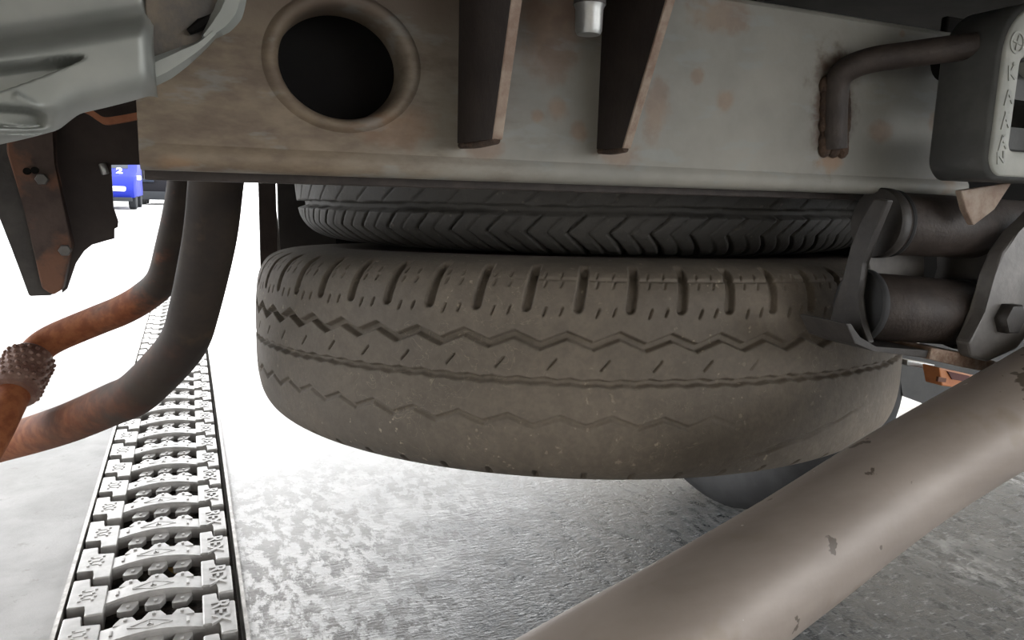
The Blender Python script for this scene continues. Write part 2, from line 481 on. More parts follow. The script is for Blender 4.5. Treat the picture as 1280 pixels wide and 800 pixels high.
rail('trim_3', [(PX1 + 0.001, 0.004), (PX1 + 0.006, 0.004), (PX1 + 0.006, -0.075), (PX1 + 0.001, -0.075)], 'thin steel edge strip right of the chain')

# ------------------------------------------------------------------ conveyor chain
PITCH = 0.1105
CX = 0.5 * (PX0 + PX1)
LX, RX = -0.1135, 0.1085            # outer edges of the link in its own frame
def link_mesh():
    bm = bmesh.new()
    hy = 0.026
    for side in (-1, 1):
        x0, x1 = (LX, LX + 0.049) if side < 0 else (RX - 0.044, RX)
        xm = 0.5 * (x0 + x1)
        pts = [(x0, -hy), (xm + 0.001, -hy), (xm + 0.001, -hy - 0.030), (x1, -hy - 0.030), (x1, hy),
               (xm - 0.002, hy), (xm - 0.002, hy + 0.030), (x0, hy + 0.030)]
        prism_bm(bm, pts, 'z', -0.028, 0.0, 0.0022)
    # arched cross bar
    n = 14; hb = 0.0185
    rows = []
    for i in range(n + 1):
        t = i / n
        x = LX + 0.046 + t * (RX - 0.042 - (LX + 0.046))
        z = -0.004 + 0.0085 * math.sin(PI * t)
        w = hb * (1.0 + 0.12 * abs(2 * t - 1) ** 3)
        yo = -0.006
        ring = [(x, yo - w, z - 0.020), (x, yo - w, z - 0.0025), (x, yo - w + 0.0025, z), (x, yo + w - 0.0025, z), (x, yo + w, z - 0.0025), (x, yo + w, z - 0.020)]
        rows.append([bm.verts.new(p) for p in ring])
    for i in range(n):
        for k in range(6):
            bm.faces.new((rows[i][k], rows[i + 1][k], rows[i + 1][(k + 1) % 6], rows[i][(k + 1) % 6]))
    # drive teeth on both edges of the bar, each with a stud
    for k, xc in enumerate((-0.034, 0.002, 0.038)):
        za = -0.004 + 0.0085 * math.sin(PI * (xc + 0.066) / 0.133)
        pts = [(xc - 0.015, 0.009), (xc - 0.0145, 0.0125), (xc - 0.007, 0.0270), (xc + 0.008, 0.0270), (xc + 0.0155, 0.0125), (xc + 0.016, 0.009)]
        prism_bm(bm, pts, 'z', za - 0.014, za - 0.0005, 0.0007)
        pts = [(xc - 0.008, -0.023), (xc - 0.0145, -0.046), (xc - 0.011, -0.0500), (xc + 0.006, -0.0500), (xc + 0.0135, -0.034), (xc + 0.0125, -0.023)]
        prism_bm(bm, pts, 'z', za - 0.018, za - 0.0085, 0.0008)
        for yy, zz in ((0.0205, za - 0.0005), (-0.040, za - 0.0085)):
            box_bm(bm, (xc - 0.0024, yy - 0.003, zz - 0.002), (xc + 0.0024, yy + 0.003, zz + 0.0024), 0.0006)
    # wear bars at the two ends of the cross bar
    for xx in (-0.050, 0.046):
        zz = -0.004 + 0.0085 * math.sin(PI * (xx + 0.066) / 0.133)
        box_bm(bm, (xx - 0.002, -0.0125, zz - 0.002), (xx + 0.002, 0.0005, zz + 0.0024), 0.0007)
    # diamond emblem: raised rim
    zc = 0.0042
    for s, (p, q) in enumerate((((-0.028, -0.005), (0, 0.006)), ((0, 0.006), (0.028, -0.005)), ((0.028, -0.005), (0, -0.016)), ((0, -0.016), (-0.028, -0.005)))):
        p = Vector((p[0] - 0.002, p[1], zc - abs(p[0]) * 0.035)); q = Vector((q[0] - 0.002, q[1], zc - abs(q[0]) * 0.035))
        d = (q - p); L = d.length; a = math.atan2(d.y, d.x)
        mt = Matrix.Translation((p + q) / 2) @ Matrix.Rotation(a, 4, 'Z') @ Matrix.Rotation(-math.asin(d.z / L), 4, 'Y')
        box_bm(bm, (-L / 2, -0.0009, -0.003), (L / 2, 0.0009, 0.0008), 0.0, mt)
    # small cast marks on the left pad
    for i in range(4):
        for sx in (-1, 1):
            xx = LX + 0.024 + sx * 0.0085 + (0.002 if i % 2 else -0.001); yy = -0.012 + i * 0.010
            box_bm(bm, (xx - 0.002, yy - 0.0022, -0.002), (xx + 0.002, yy + 0.0022, 0.0016), 0.0004)
    for i in range(3):
        yy = -0.008 + i * 0.011
        box_bm(bm, (LX + 0.018, yy - 0.001, -0.002), (LX + 0.031, yy + 0.001, 0.0008))
    bmesh.ops.recalc_face_normals(bm, faces=bm.faces)
    me = bpy.data.meshes.new('link')
    bm.to_mesh(me); bm.free()
    me.materials.append(M['chain'])
    return me

def text_mesh(name, words, m, ext):
    # words: (string, centre, size, rotation about z, tilt) laid flat on XY, raised by ext
    V = []; F = []
    for s, c, size, rot in words:
        cu = bpy.data.curves.new('t', 'FONT')
        cu.body = s; cu.size = size; cu.align_x = 'CENTER'; cu.align_y = 'CENTER'
        cu.extrude = ext; cu.resolution_u = 2; cu.offset = size * 0.02
        o = bpy.data.objects.new('t', cu)
        COL.objects.link(o)
        dg = bpy.context.evaluated_depsgraph_get()
        me = o.evaluated_get(dg).to_mesh()
        mt = Matrix.Translation(c) @ Matrix.Rotation(rot, 4, 'Z')
        b = len(V)
        V += [mt @ v.co for v in me.vertices]
        F += [tuple(b + i for i in p.vertices) for p in me.polygons]
        o.evaluated_get(dg).to_mesh_clear()
        bpy.data.objects.remove(o); bpy.data.curves.remove(cu)
    me = bpy.data.meshes.new(name)
    me.from_pydata([tuple(v) for v in V], [], F)
    me.materials.append(m)
    me.update()
    return me

chain = empty('conveyor_chain', (CX, 1.0, -0.03), 'pale cast metal conveyor chain running along the slot in the floor', 'conveyor chain')
LINK = link_mesh()
px = RX - 0.0215
LETTERS = [text_mesh('letter', [w], M['chain'], 0.0016) for w in (('R', (px, 0.0185, 0.0004), 0.034, -PI / 2), ('E', (px, 0.0, 0.0004), 0.034, -PI / 2),
                                  ('X', (px, -0.0185, 0.0004), 0.034, -PI / 2), ('R', (-0.002, -0.005, 0.0046), 0.014, 0.0))]
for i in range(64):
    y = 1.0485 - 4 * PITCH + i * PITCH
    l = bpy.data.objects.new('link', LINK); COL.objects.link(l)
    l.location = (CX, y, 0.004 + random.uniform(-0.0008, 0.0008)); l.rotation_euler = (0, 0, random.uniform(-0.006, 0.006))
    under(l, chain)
    for lm in LETTERS:
        t = bpy.data.objects.new('letter', lm); COL.objects.link(t)
        t.parent = l
def leaf(loc, size, rz, label):
    bm = bmesh.new()
    n = 7; rows = []
    for i in range(n + 1):
        t = i / n; w = size * 0.42 * math.sin(PI * min(1, t * 0.94 + 0.03)) ** 0.8
        rows.append([bm.verts.new((-w, size * (t - 0.5), 0.25 * w)), bm.verts.new((0, size * (t - 0.5), 0.1 * size * math.sin(PI * t))), bm.verts.new((w, size * (t - 0.5), 0.4 * w))])
    for i in range(n):
        for k in range(2): bm.faces.new((rows[i][k], rows[i][k + 1], rows[i + 1][k + 1], rows[i + 1][k]))
    o = bobj('dead_leaf', bm, M['leaf'], None, True)
    o.modifiers.new('thickness', 'SOLIDIFY').thickness = 0.0008
    o.location = loc; o.rotation_euler = (0.35, 0.2, rz)
    return tag(o, label, 'leaf')
leaf(((-0.0452, 1.2521, -0.0220)), 0.026, 0.4, 'yellow-brown dead leaf nearest the camera between the chain links')
leaf(((-0.0432, 1.7463, -0.0120)), 0.03, 1.2, 'bright yellow leaf scrap farther along the chain')
leaf(((-0.1538, 1.5756, -0.0260)), 0.026, 2.1, 'curled brown leaf at the left side of the chain')
# loose grit lying in the pit
bm = bmesh.new()
for i in range(900):
    x = RNG.uniform(PX0 + 0.01, PX1 - 0.01); y = RNG.uniform(0.75, 3.2); s = RNG.uniform(0.003, 0.010)
    g = bmesh.ops.create_icosphere(bm, subdivisions=1, radius=s)
    bmesh.ops.transform(bm, matrix=Matrix.Translation((x, y, -0.072 + s * 0.4)) @ Matrix.Diagonal((1.3, 1, 0.7, 1)), verts=g['verts'])
tag(bobj('grit', bm, M['dirt']), 'dark wet grit lying in the slot under the chain', 'grit', kind='stuff')

# ------------------------------------------------------------------ tyres
def smooth(x): 
    x = np.clip(x, 0, 1); return x * x * (3 - 2 * x)
def slot(d, hw, soft): return 1 - smooth((np.abs(d) - hw) / soft)
def tri(t, period):        # triangle wave -1..1, -1 at t = 0
    f = (t / period) % 1.0
    return np.where(f < 0.5, -1 + 4 * f, 3 - 4 * f)

def profile(pts, dense_lo, dense_hi, nd, ns):
    # pts (offset, radius) bead to bead; resample evenly by arc, denser across the tread
    pts = catmull([(p[0], p[1], 0) for p in pts], 16)[:, :2]
    L = np.r_[0, np.cumsum(np.linalg.norm(np.diff(pts, axis=0), axis=1))]
    off = pts[:, 0]
    i0 = np.argmax((off > dense_lo) & (pts[:, 1] > 0.3)); i1 = len(off) - 1 - np.argmax(((off < dense_hi) & (pts[:, 1] > 0.3))[::-1])
    s = np.r_[np.linspace(0, L[i0], ns)[:-1], np.linspace(L[i0], L[i1], nd), np.linspace(L[i1], L[-1], ns)[1:]]
    return np.interp(s, L, pts[:, 0]), np.interp(s, L, pts[:, 1])

def tyre_mesh(name, prof, angles, depth, m, parent, rad_scale=1.0):
    o, r = prof
    TH, O = np.meshgrid(np.radians(angles), o, indexing='ij')
    R = np.broadcast_to(r, TH.shape)
    D = depth(np.degrees(TH), O, R)
    do = np.gradient(o); dr = np.gradient(r); ln = np.hypot(do, dr)
    nr = do / ln; no = -dr / ln
    Rr = R - D * nr; Oo = O - D * no
    return grid_obj(name, Rr * np.cos(TH), Rr * np.sin(TH), Oo, m, parent, True)

def angles(a0, a1, fine, coarse):
    return np.r_[np.arange(a0, a1, fine), np.arange(a1, a0 + 360, coarse)]

def frame(o, c, n):
    n = Vector(n).normalized(); u = Vector((0, 1, 0)).cross(n).normalized(); v = n.cross(u)
    o.matrix_world = Matrix(((u.x, v.x, n.x, c[0]), (u.y, v.y, n.y, c[1]), (u.z, v.z, n.z, c[2]), (0, 0, 0, 1)))

def wheel_rim(parent, r, hw, m):
    prof = [(-hw, r), (-hw, r - 0.012), (-hw * 0.75, r - 0.018), (-hw * 0.3, r - 0.03), (0.0, r - 0.03), (0.012, 0.08), (0.02, 0.0)]
    V = []; F = []; seg = 48; full = [(z, q) for z, q in prof]
    back = [(hw, r), (hw, r - 0.012), (hw * 0.7, r - 0.018), (hw * 0.3, r - 0.03), (0.0, r - 0.03)]
    for ring in (full, back):
        b = len(V); n = len(ring)
        for k in range(seg):
            a = 2 * PI * k / seg
            for z, q in ring: V.append((q * math.cos(a), q * math.sin(a), z))
        for k in range(seg):
            k2 = (k + 1) % seg
            for i in range(n - 1): F.append((b + k * n + i, b + k2 * n + i, b + k2 * n + i + 1, b + k * n + i + 1))
    return obj('wheel_rim', V, F, m, parent, True, 40)

PER = 360 / 58.0
def depth_low(th, o, r):
    a = th + 109.0
    d = np.zeros_like(th)
    jit = 0.0004 * np.sin(np.radians(th * 7)) + 0.0003 * np.sin(np.radians(th * 23))
    c1 = 0.0295 + 0.0039 * tri(a, PER)
    d = np.maximum(d, 0.0054 * slot(o - c1 + jit, 0.0021, 0.0016))
    c2 = 0.0 + 0.0008 * tri(a + 1.0, PER / 2) + jit
    d = np.maximum(d, 0.0055 * slot(o - c2, 0.0014, 0.0015))
    fade = smooth((-97 - th) / 10.0) * 0.8 + 0.2 * smooth((-90 - th) / 6.0)
    c3 = -0.0300 + 0.0036 * tri(a + 0.6, PER) - jit
    d = np.maximum(d, 0.0022 * fade * slot(o - c3, 0.0009, 0.0016))
    # shoulder lugs: closed, rounded end towards the middle of the tread
    ph = ((th + 110.9 + 0.30 * np.sin(np.radians(th * 3)) - (o - 0.05) * 26) / PER + 0.5) % 1.0 - 0.5
    arc = ph * PER * np.pi / 180 * 0.345
    up = np.maximum(0.0535 - o, 0)
    dist = np.sqrt(arc ** 2 + up ** 2)
    m = slot(dist, 0.0026, 0.0016) * (1 - smooth((o - 0.0790) / 0.004))
    d = np.maximum(d, 0.0058 * m)
    # short sipes beside the lugs, two rows at the shoulder
    for lag, (lo, hi), w in ((2.15, (0.0475, 0.0525), 0.0007), (4.1, (0.0485, 0.053), 0.0007), (2.15, (0.0680, 0.0712), 0.0006), (4.1, (0.0680, 0.0712), 0.0006), (2.15, (0.0745, 0.0768), 0.0006), (4.1, (0.0745, 0.0768), 0.0006)):
        ph = ((th + 110.9 - lag - (o - lo) * 60) / PER + 0.5) % 1.0 - 0.5
        arc = ph * PER * np.pi / 180 * 0.345
        dist = np.sqrt(arc ** 2 + np.maximum(np.maximum(lo - o, o - hi), 0) ** 2)
        d = np.maximum(d, (0.0026 if lo < 0.06 else 0.0013) * slot(dist, w * 0.6, 0.0008))
    # ridge line at the edge of the shoulder
    d = np.maximum(d, 0.0014 * slot(o - 0.0730, 0.0002, 0.0012) * smooth((th + 130) / 20))
    # slanted dashes between the two grooves
    ph = ((th + 107.6) / PER + 0.5) % 1.0 - 0.5
    arc = ph * PER * np.pi / 180 * 0.35
    oo = o - 0.0125
    al = arc * 0.66 + oo * 0.75; ac = arc * 0.75 - oo * 0.66
    dist = np.sqrt(ac ** 2 + np.maximum(np.abs(al) - 0.0045, 0) ** 2)
    d = np.maximum(d, 0.0026 * slot(dist, 0.0002, 0.0008) * (1 - smooth((th + 98) / 6)))
    # worn-down lug ends along the lower shoulder
    ph = ((th + 109.5) / PER + 0.5) % 1.0 - 0.5
    arc = ph * PER * np.pi / 180 * 0.335
    dist = np.sqrt(arc ** 2 + np.maximum(np.maximum(-0.0775 - o, o + 0.0725), 0) ** 2)
    d = np.maximum(d, 0.0035 * slot(dist, 0.0012, 0.0016))
    # a few cuts in the rubber by the lower shoulder
    for t0, t1, o0, o1 in ((-96, -84, -0.0630, -0.0470), (-95, -80, -0.0610, -0.0420), (-93, -72, -0.0560, -0.0290)):
        f = (th - t0) / (t1 - t0)
        c = o0 + (o1 - o0) * np.clip(f, 0, 1) + 0.0006 * np.sin(np.radians(th * 60))
        m = slot(o - c, 0.0003, 0.0011) * smooth(f / 0.1) * smooth((1 - f) / 0.2)
        d = np.maximum(d, 0.0022 * m)
    # soft unevenness of worn rubber
    d = d + 0.0005 * np.sin(np.radians(th * 5.0)) * np.cos(o * 60)
    return d * np.where(r > 0.295, 1.0, 0.0)

low = empty('spare_tyre', (0, 0, 0), 'worn brown-dusted spare tyre lying flat, lower of the two, with two zigzag grooves', 'tyre', 'spare tyres slung under the vehicle')
pts_low = [(-0.058, 0.190), (-0.066, 0.205), (-0.079, 0.235), (-0.0865, 0.270), (-0.0868, 0.292), (-0.0835, 0.312), (-0.0785, 0.326), (-0.070, 0.3375), (-0.058, 0.3445), (-0.04, 0.3485), (-0.02, 0.3500), (0.0, 0.3503), (0.02, 0.3500), (0.04, 0.3490), (0.058, 0.3465), (0.070, 0.3415), (0.0785, 0.333), (0.0845, 0.316), (0.0868, 0.292), (0.0865, 0.270), (0.079, 0.235), (0.066, 0.205), (0.058, 0.190)]
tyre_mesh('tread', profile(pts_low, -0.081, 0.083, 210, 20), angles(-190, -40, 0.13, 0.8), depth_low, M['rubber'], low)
wheel_rim(low, 0.194, 0.062, M['dark_steel'])
frame(low, (0.4082, 0.7618, 0.4524), (0.0128, 0.047, 1))

PER2 = 360 / 62.0
def depth_up(th, o, r):
    d = np.zeros_like(th)
    jit = 0.0005 * np.sin(np.radians(th * 11)) + 0.0004 * tri(th, PER2)
    for c in (-0.060, -0.020, 0.020, 0.060):
        d = np.maximum(d, 0.0085 * slot(o - c + jit, 0.0026, 0.0013))
    # chevron sipes in the two shoulder ribs
    for s in (-1, 1):
        u = s * o
        for q, w, dep in ((0.0, 0.0005, 0.0042), (0.5, 0.0001, 0.0016)):
            k = np.abs(u - 0.078) * 1.05
            ph = ((th + 100 + s * 0 - k * 180 / np.pi / 0.33) / PER2 + q) % 1.0 - 0.5
            arc = ph * PER2 * np.pi / 180 * 0.33
            m = slot(arc, w + 0.0012 * smooth((u - 0.080) / 0.012), 0.0012) * smooth((u - 0.063) / 0.002) * (1 - smooth((u - 0.098) / 0.002))
            d = np.maximum(d, dep * m)
    # slanted slits in the middle ribs
    for c, sg in ((-0.04, 1), (0.04, 1), (0.0, -1)):
        ph = ((th + 101 - sg * (o - c) * 1.3 * 180 / np.pi / 0.33) / (PER2) + 0.25) % 1.0 - 0.5
        arc = ph * PER2 * np.pi / 180 * 0.33
        m = slot(arc, 0.0005, 0.0010) * (1 - smooth((np.abs(o - c) - 0.014) / 0.002))
        d = np.maximum(d, 0.0013 * m)
    return d * np.where(r > 0.29, 1.0, 0.0)
upt = empty('spare_tyre', (0, 0, 0), 'dark spare tyre with chevron tread, upper of the two, tucked behind the crossmember', 'tyre', 'spare tyres slung under the vehicle')
pts_up = [(-0.062, 0.190), (-0.072, 0.205), (-0.088, 0.235), (-0.0955, 0.268), (-0.0970, 0.285), (-0.0945, 0.302), (-0.0880, 0.316), (-0.076, 0.3265), (-0.06, 0.331), (-0.03, 0.334), (0.0, 0.335), (0.03, 0.334), (0.06, 0.331), (0.076, 0.3265), (0.0880, 0.316), (0.0945, 0.302), (0.0970, 0.285), (0.0955, 0.268), (0.088, 0.235), (0.072, 0.205), (0.062, 0.190)]
tyre_mesh('tread', profile(pts_up, -0.0965, 0.0965, 150, 16), angles(-195, -45, 0.2, 1.0), depth_up, M['rubber2'], upt)
wheel_rim(upt, 0.194, 0.066, M['dark_steel'])
frame(upt, (0.4387, 0.8044, 0.6465), (-0.0038, 0.0108, 1))

# ------------------------------------------------------------------ crossmember
cm = empty('crossmember', (0.26, 0.40, 0.607), 'weathered grey steel crossmember with a big round hole above the spare tyres', 'chassis beam')
CMX0, CMX1, CMZ0, CMZ1, CMY = -0.0189, 0.535, 0.607, 0.722, 0.380
HC = (0.0735, 0.6615); HA, HB = 0.0305, 0.0262
def crossmember_face():
    V = []; F = []
    x0, x1, z0, z1 = CMX0, 0.150, CMZ0 + 0.012, CMZ1 - 0.004
    # polar patch from the collar out to a rectangle
    seg = 96; rings = 8
    for k in range(seg):
        a = 2 * PI * k / seg; c, s = math.cos(a), math.sin(a)
        t = min((x1 - HC[0]) / c if c > 1e-9 else (x0 - HC[0]) / c if c < -1e-9 else 1e9,
                (z1 - HC[1]) / s if s > 1e-9 else (z0 - HC[1]) / s if s < -1e-9 else 1e9)
        ix, iz = HC[0] + HA * 1.26 * c, HC[1] + HB * 1.26 * s
        ox, oz = HC[0] + t * c, HC[1] + t * s
        for j in range(rings + 1):
            f = j / rings
            V.append((ix + (ox - ix) * f, CMY, iz + (oz - iz) * f))
    n = rings + 1
    for k in range(seg):
        k2 = (k + 1) % seg
        for j in range(rings): F.append((k * n + j, k * n + j + 1, k2 * n + j + 1, k2 * n + j))
    # corner fill-ins and the plain stretch to the right
    for cx_, cz_ in ((x0, z0), (x1, z0), (x1, z1), (x0, z1)):
        best = sorted(range(seg), key=lambda k: (V[k * n + rings][0] - cx_) ** 2 + (V[k * n + rings][2] - cz_) ** 2)[:2]
        b = len(V); V.append((cx_, CMY, cz_))
        ks = sorted(best)
        if ks == [0, seg - 1]: ks = [seg - 1, 0]
        F.append((ks[0] * n + rings, b, ks[1] * n + rings))
    b = len(V); nx = 12
    for i in range(nx + 1):
        x = x1 + (CMX1 - x1) * i / nx
        for z in (z0, z1): V.append((x, CMY, z))
    for i in range(nx): F.append((b + 2 * i, b + 2 * i + 2, b + 2 * i + 3, b + 2 * i + 1))
    # folded lower flange with a slightly proud rounded edge, and the rounded top edge
    low_f = [(CMY, z0), (CMY - 0.0016, z0 - 0.003), (CMY - 0.0020, z0 - 0.0065), (CMY - 0.0004, z0 - 0.0098), (CMY + 0.003, z0 - 0.0115), (CMY + 0.010, z0 - 0.012), (CMY + 0.026, z0 - 0.011)]
    top_f = [(CMY, z1), (CMY + 0.001, z1 + 0.002), (CMY + 0.003, z1 + 0.0035), (CMY + 0.006, z1 + 0.004), (CMY + 0.055, z1 + 0.004)]
    for prof in (low_f, top_f):
        b = len(V); m = len(prof); nx = 20
        for i in range(nx + 1):
            x = CMX0 + (CMX1 - CMX0) * i / nx
            for y, z in prof: V.append((x, y, z))
        for i in range(nx):
            for j in range(m - 1): F.append((b + i * m + j, b + (i + 1) * m + j, b + (i + 1) * m + j + 1, b + i * m + j + 1))
    return V, F
V, F = crossmember_face()
bm = bmesh.new()
vs = [bm.verts.new(v) for v in V]
for f in F: bm.faces.new([vs[i] for i in f])
bmesh.ops.remove_doubles(bm, verts=bm.verts, dist=1e-5)
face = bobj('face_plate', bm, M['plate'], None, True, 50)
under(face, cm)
# closing box behind the plate, its inside blackened as painted shade
bm = bmesh.new()
box_bm(bm, (CMX0 + 0.001, CMY + 0.050, CMZ0 + 0.006), (CMX1 - 0.001, CMY + 0.055, CMZ1))
box_bm(bm, (CMX0, CMY + 0.002, CMZ0 + 0.003), (CMX0 + 0.004, CMY + 0.055, CMZ1 - 0.001))
box_bm(bm, (CMX1 - 0.004, CMY + 0.002, CMZ0 + 0.003), (CMX1, CMY + 0.055, CMZ1 - 0.001))
box_bm(bm, (CMX0 + 0.002, CMY + 0.016, CMZ0 + 0.0015), (CMX1 - 0.002, CMY + 0.055, CMZ0 + 0.005))
under(bobj('box_back', bm, simple('shade_black_inside', (0.006, 0.005, 0.005), (0.010, 0.009, 0.008), 20, 0.95)), cm)
bm = bmesh.new(); box_bm(bm, (CMX0, CMY + 0.030, (0.0411, 0.4100, 0.6028)[2]), (CMX1 - 0.02, CMY + 0.054, CMZ0 + 0.001), 0.0008)
under(bobj('rear_lip', bm, M['brown_steel']), cm)
# rolled collar of the hole
V = []; F = []; seg = 96
prof = [(1.27, 0.0), (1.24, -0.0012), (1.20, -0.0026), (1.14, -0.0032), (1.08, -0.0024), (1.035, -0.0002), (1.005, 0.004), (1.0, 0.010), (1.0, 0.022)]
for k in range(seg):
    a = 2 * PI * k / seg
    for r, y in prof: V.append((HC[0] + HA * r * math.cos(a), CMY + y, HC[1] + HB * r * math.sin(a)))
n = len(prof)
for k in range(seg):
    k2 = (k + 1) % seg
    for i in range(n - 1): F.append((k * n + i, k * n + i + 1, k2 * n + i + 1, k2 * n + i))
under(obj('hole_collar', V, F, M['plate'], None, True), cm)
# two triangular gussets
def gusset(x, t, yb, yt, z0, lab):
    # side faces dark with shade put into their colour, worn front edge
    bm = bmesh.new()
    prism_bm(bm, [(CMY + 0.001, z0), (yb, z0 - 0.0005), (yt, CMZ1 + 0.0), (CMY + 0.001, CMZ1)], 'x', x, x + t)
    g = bobj('gusset', bm, M['gusset']); under(g, cm)
    bm = bmesh.new()
    prism_bm(bm, [(yb + 0.0006, z0 - 0.0008), (yb - 0.0012, z0 - 0.0006), (yt - 0.0012, CMZ1), (yt + 0.0006, CMZ1)], 'x', x - 0.0002, x + t + 0.0004, 0.0004)
    e = bobj('gusset_edge', bm, M['plate_rust']); tag(e, 'rusty worn front edge'); e.parent = g
    # weld bead at its foot
    w = tube('weld_bead', catmull([(x + t / 2, CMY, z0 - 0.001), (x + t / 2, (CMY + yb) / 2, z0 - 0.0018), (x + t / 2, yb, z0 - 0.0012)], 6), 0.0018, M['weld_rust'], None, 10)
    w.parent = g
gusset(0.1325, 0.0042, 0.3300, 0.2990, 0.6262, '')
gusset(0.2170, 0.0042, 0.3520, 0.3060, 0.6272, '')
# weld line along the hole collar's lower left
# hanger rod welded to the plate
rod_path = catmull([(0.3956, 0.3765, 0.6357), (0.3932, 0.3765, 0.6541), (0.3917, 0.3760, 0.6717), (0.3908, 0.3730, 0.6808), (0.3944, 0.3680, 0.6864), (0.4029, 0.3600, 0.6904), (0.4164, 0.3480, 0.6927), (0.4277, 0.3370, 0.6945), (0.4456, 0.3220, 0.6971)], 10)
rod = tube('hanger_rod', rod_path, [0.0080] * len(rod_path), M['brown_steel'], None, 20)
under(rod, cm)
bm = bmesh.new()
for i in range(9):
    f = i / 8
    for s in ((-1, 0, 1) if i == 0 else (-1, 1)):
        g = bmesh.ops.create_icosphere(bm, subdivisions=2, radius=0.0050)
        bmesh.ops.transform(bm, matrix=Matrix.Translation(Vector((0.3982, 0.3790, 0.6359)).lerp(Vector((0.3937, 0.3790, 0.6757)), f) + Vector((s * 0.0078 + random.uniform(-0.001, 0.001), 0, 0))) @ Matrix.Diagonal((1.0, 0.7, 1.25, 1)), verts=g['verts'])
under(bobj('weld_bead', bm, M['weld_rust'], None, True), cm)
# folded end tongue below the right end
bm = bmesh.new()
prism_bm(bm, [(0.4682, 0.6106), (0.5188, 0.6173), (0.5043, 0.5986), (0.4852, 0.5876), (0.4752, 0.5981)], 'y', 0.336, 0.341, 0.001)
tg = bobj('end_tongue', bm, M['plate_rust']); under(tg, cm)

# stud hanging in front of the crossmember
st = empty('stud_bolt', (0.1866, 0.34, 0.72), 'short bright threaded stud hanging between the two gussets', 'bolt')
bm = bmesh.new()
path = []; rr = []
z = 0.730
zb = 0.6795
path = [(0.1866, 0.34, 0.735), (0.1866, 0.34, zb + 0.014)]
s1 = tube('shank', path, 0.0080, M['grey_steel'], None, 24); under(s1, st)
ths = []; rad = []
for i in range(24):
    ths.append((0.1866, 0.34, 0.735 - i * 0.0018)); rad.append(0.0082 if i % 2 else 0.0078)
s2 = tube('thread', ths, rad, M['grey_steel'], None, 24, True, 80); under(s2, st)
s3 = tube('tip', [(0.1866, 0.34, zb + 0.014), (0.1866, 0.34, zb + 0.012), (0.1866, 0.34, zb + 0.002), (0.1866, 0.34, zb)], [0.0078, 0.0070, 0.0068, 0.0058], M['bright_steel'], None, 24); under(s3, st)

# ------------------------------------------------------------------ vehicle underbody above
bm = bmesh.new()
box_bm(bm, (-0.60, 0.30, 0.86), (1.45, 2.8, 0.90))
box_bm(bm, (-0.60, -0.12, 0.77), (1.45, 0.36, 0.80))  # overhang stretched back over the camera to shade tube and plates
for x in (-0.25,):
    box_bm(bm, (x, 0.44, 0.74), (x + 0.07, 2.8, 0.87), 0.004)
for y in (1.55, 2.2, 2.7):
    box_bm(bm, (-0.55, y, 0.80), (1.4, y + 0.05, 0.87), 0.004)
tag(bobj('vehicle_underbody', bm, M['under']), 'black undersealed floor of the vehicle above the tyres', 'vehicle floor')

ch = empty('chassis_rail', (0.85, 0.47, 0.52), 'dark chassis side rail behind the spring shackle', 'chassis rail')
bm = bmesh.new(); box_bm(bm, (0.83, 0.470, 0.52), (0.89, 2.7, 0.755), 0.004)
under(bobj('rail', bm, M['under']), ch)
bm = bmesh.new(); box_bm(bm, (0.600, 0.462, 0.495), (1.25, 0.469, 0.76), 0.002)
under(bobj('end_panel', bm, M['under']), ch)
bm = bmesh.new(); box_bm(bm, (0.54, 0.440, 0.60), (0.605, 0.466, 0.74), 0.002)
under(bobj('gusset_block', bm, M['brown_steel']), ch)

# ------------------------------------------------------------------ thick tube across the lower right corner
tp = catmull([(0.0184, 0.3046, 0.2839), (0.1003, 0.2891, 0.3349), (0.1708, 0.2808, 0.3674), (0.2173, 0.2799, 0.3832), (0.3094, 0.2979, 0.3995), (0.4149, 0.3122, 0.4275), (0.5142, 0.3038, 0.4685), (0.6196, 0.2978, 0.5062), (0.8919, 0.3290, 0.5428)], 14)
tb = tube('bent_tube', tp, np.interp(np.linspace(0, 1, len(tp)), [0, 0.5, 0.72, 1], [0.0345, 0.0335, 0.0330, 0.0340]), M['tube'], None, 64)
tag(tb, 'thick grey-brown painted tube crossing the lower right corner', 'tube')

# ------------------------------------------------------------------ exhaust pipes on the left
bp = catmull([(0.0269, 0.6075, 0.6553), (0.0247, 0.6154, 0.6323), (0.0214, 0.6335, 0.6025), (0.0154, 0.6499, 0.5576), (0.0018, 0.6887, 0.4950), (-0.0079, 0.7092, 0.4634), (-0.0268, 0.7344, 0.4348), (-0.0522, 0.7623, 0.4054), (-0.0742, 0.7911, 0.3893), (-0.1284, 0.8633, 0.3519), (-0.2069, 0.9668, 0.3060), (-0.3190, 1.0944, 0.2509), (-0.5366, 1.3310, 0.1749)], 10)
ep = tube('exhaust_pipe', bp, 0.0205, M['pipe'], None, 40)
tag(ep, 'thicker dark exhaust pipe bending down and left, rusty at its left end', 'exhaust pipe')
sp = empty('exhaust_pipe', (-0.0268, 0.8359, 0.5045), 'thinner rusty red exhaust pipe with a studded sleeve behind the thicker one', 'exhaust pipe')
spp = catmull([(0.0063, 0.7628, 0.6676), (0.0038, 0.7809, 0.6396), (-0.0041, 0.7968, 0.5868), (-0.0159, 0.8153, 0.5388), (-0.0268, 0.8359, 0.5045), (-0.0461, 0.8625, 0.4832), (-0.0692, 0.8809, 0.4676), (-0.0960, 0.9012, 0.4541), (-0.1381, 0.9160, 0.4342), (-0.1542, 0.9098, 0.4223), (-0.1618, 0.8883, 0.4076), (-0.1716, 0.8548, 0.3831), (-0.1854, 0.8218, 0.3512), (-0.2030, 0.7907, 0.3212), (-0.2313, 0.7276, 0.2718)], 10)
under(tube('pipe', spp, 0.0158, M['pipe_small'], None, 32), sp)
sl0 = np.array((-0.1581, 0.9053, 0.4182)); sl1 = np.array((-0.1702, 0.8610, 0.3896))
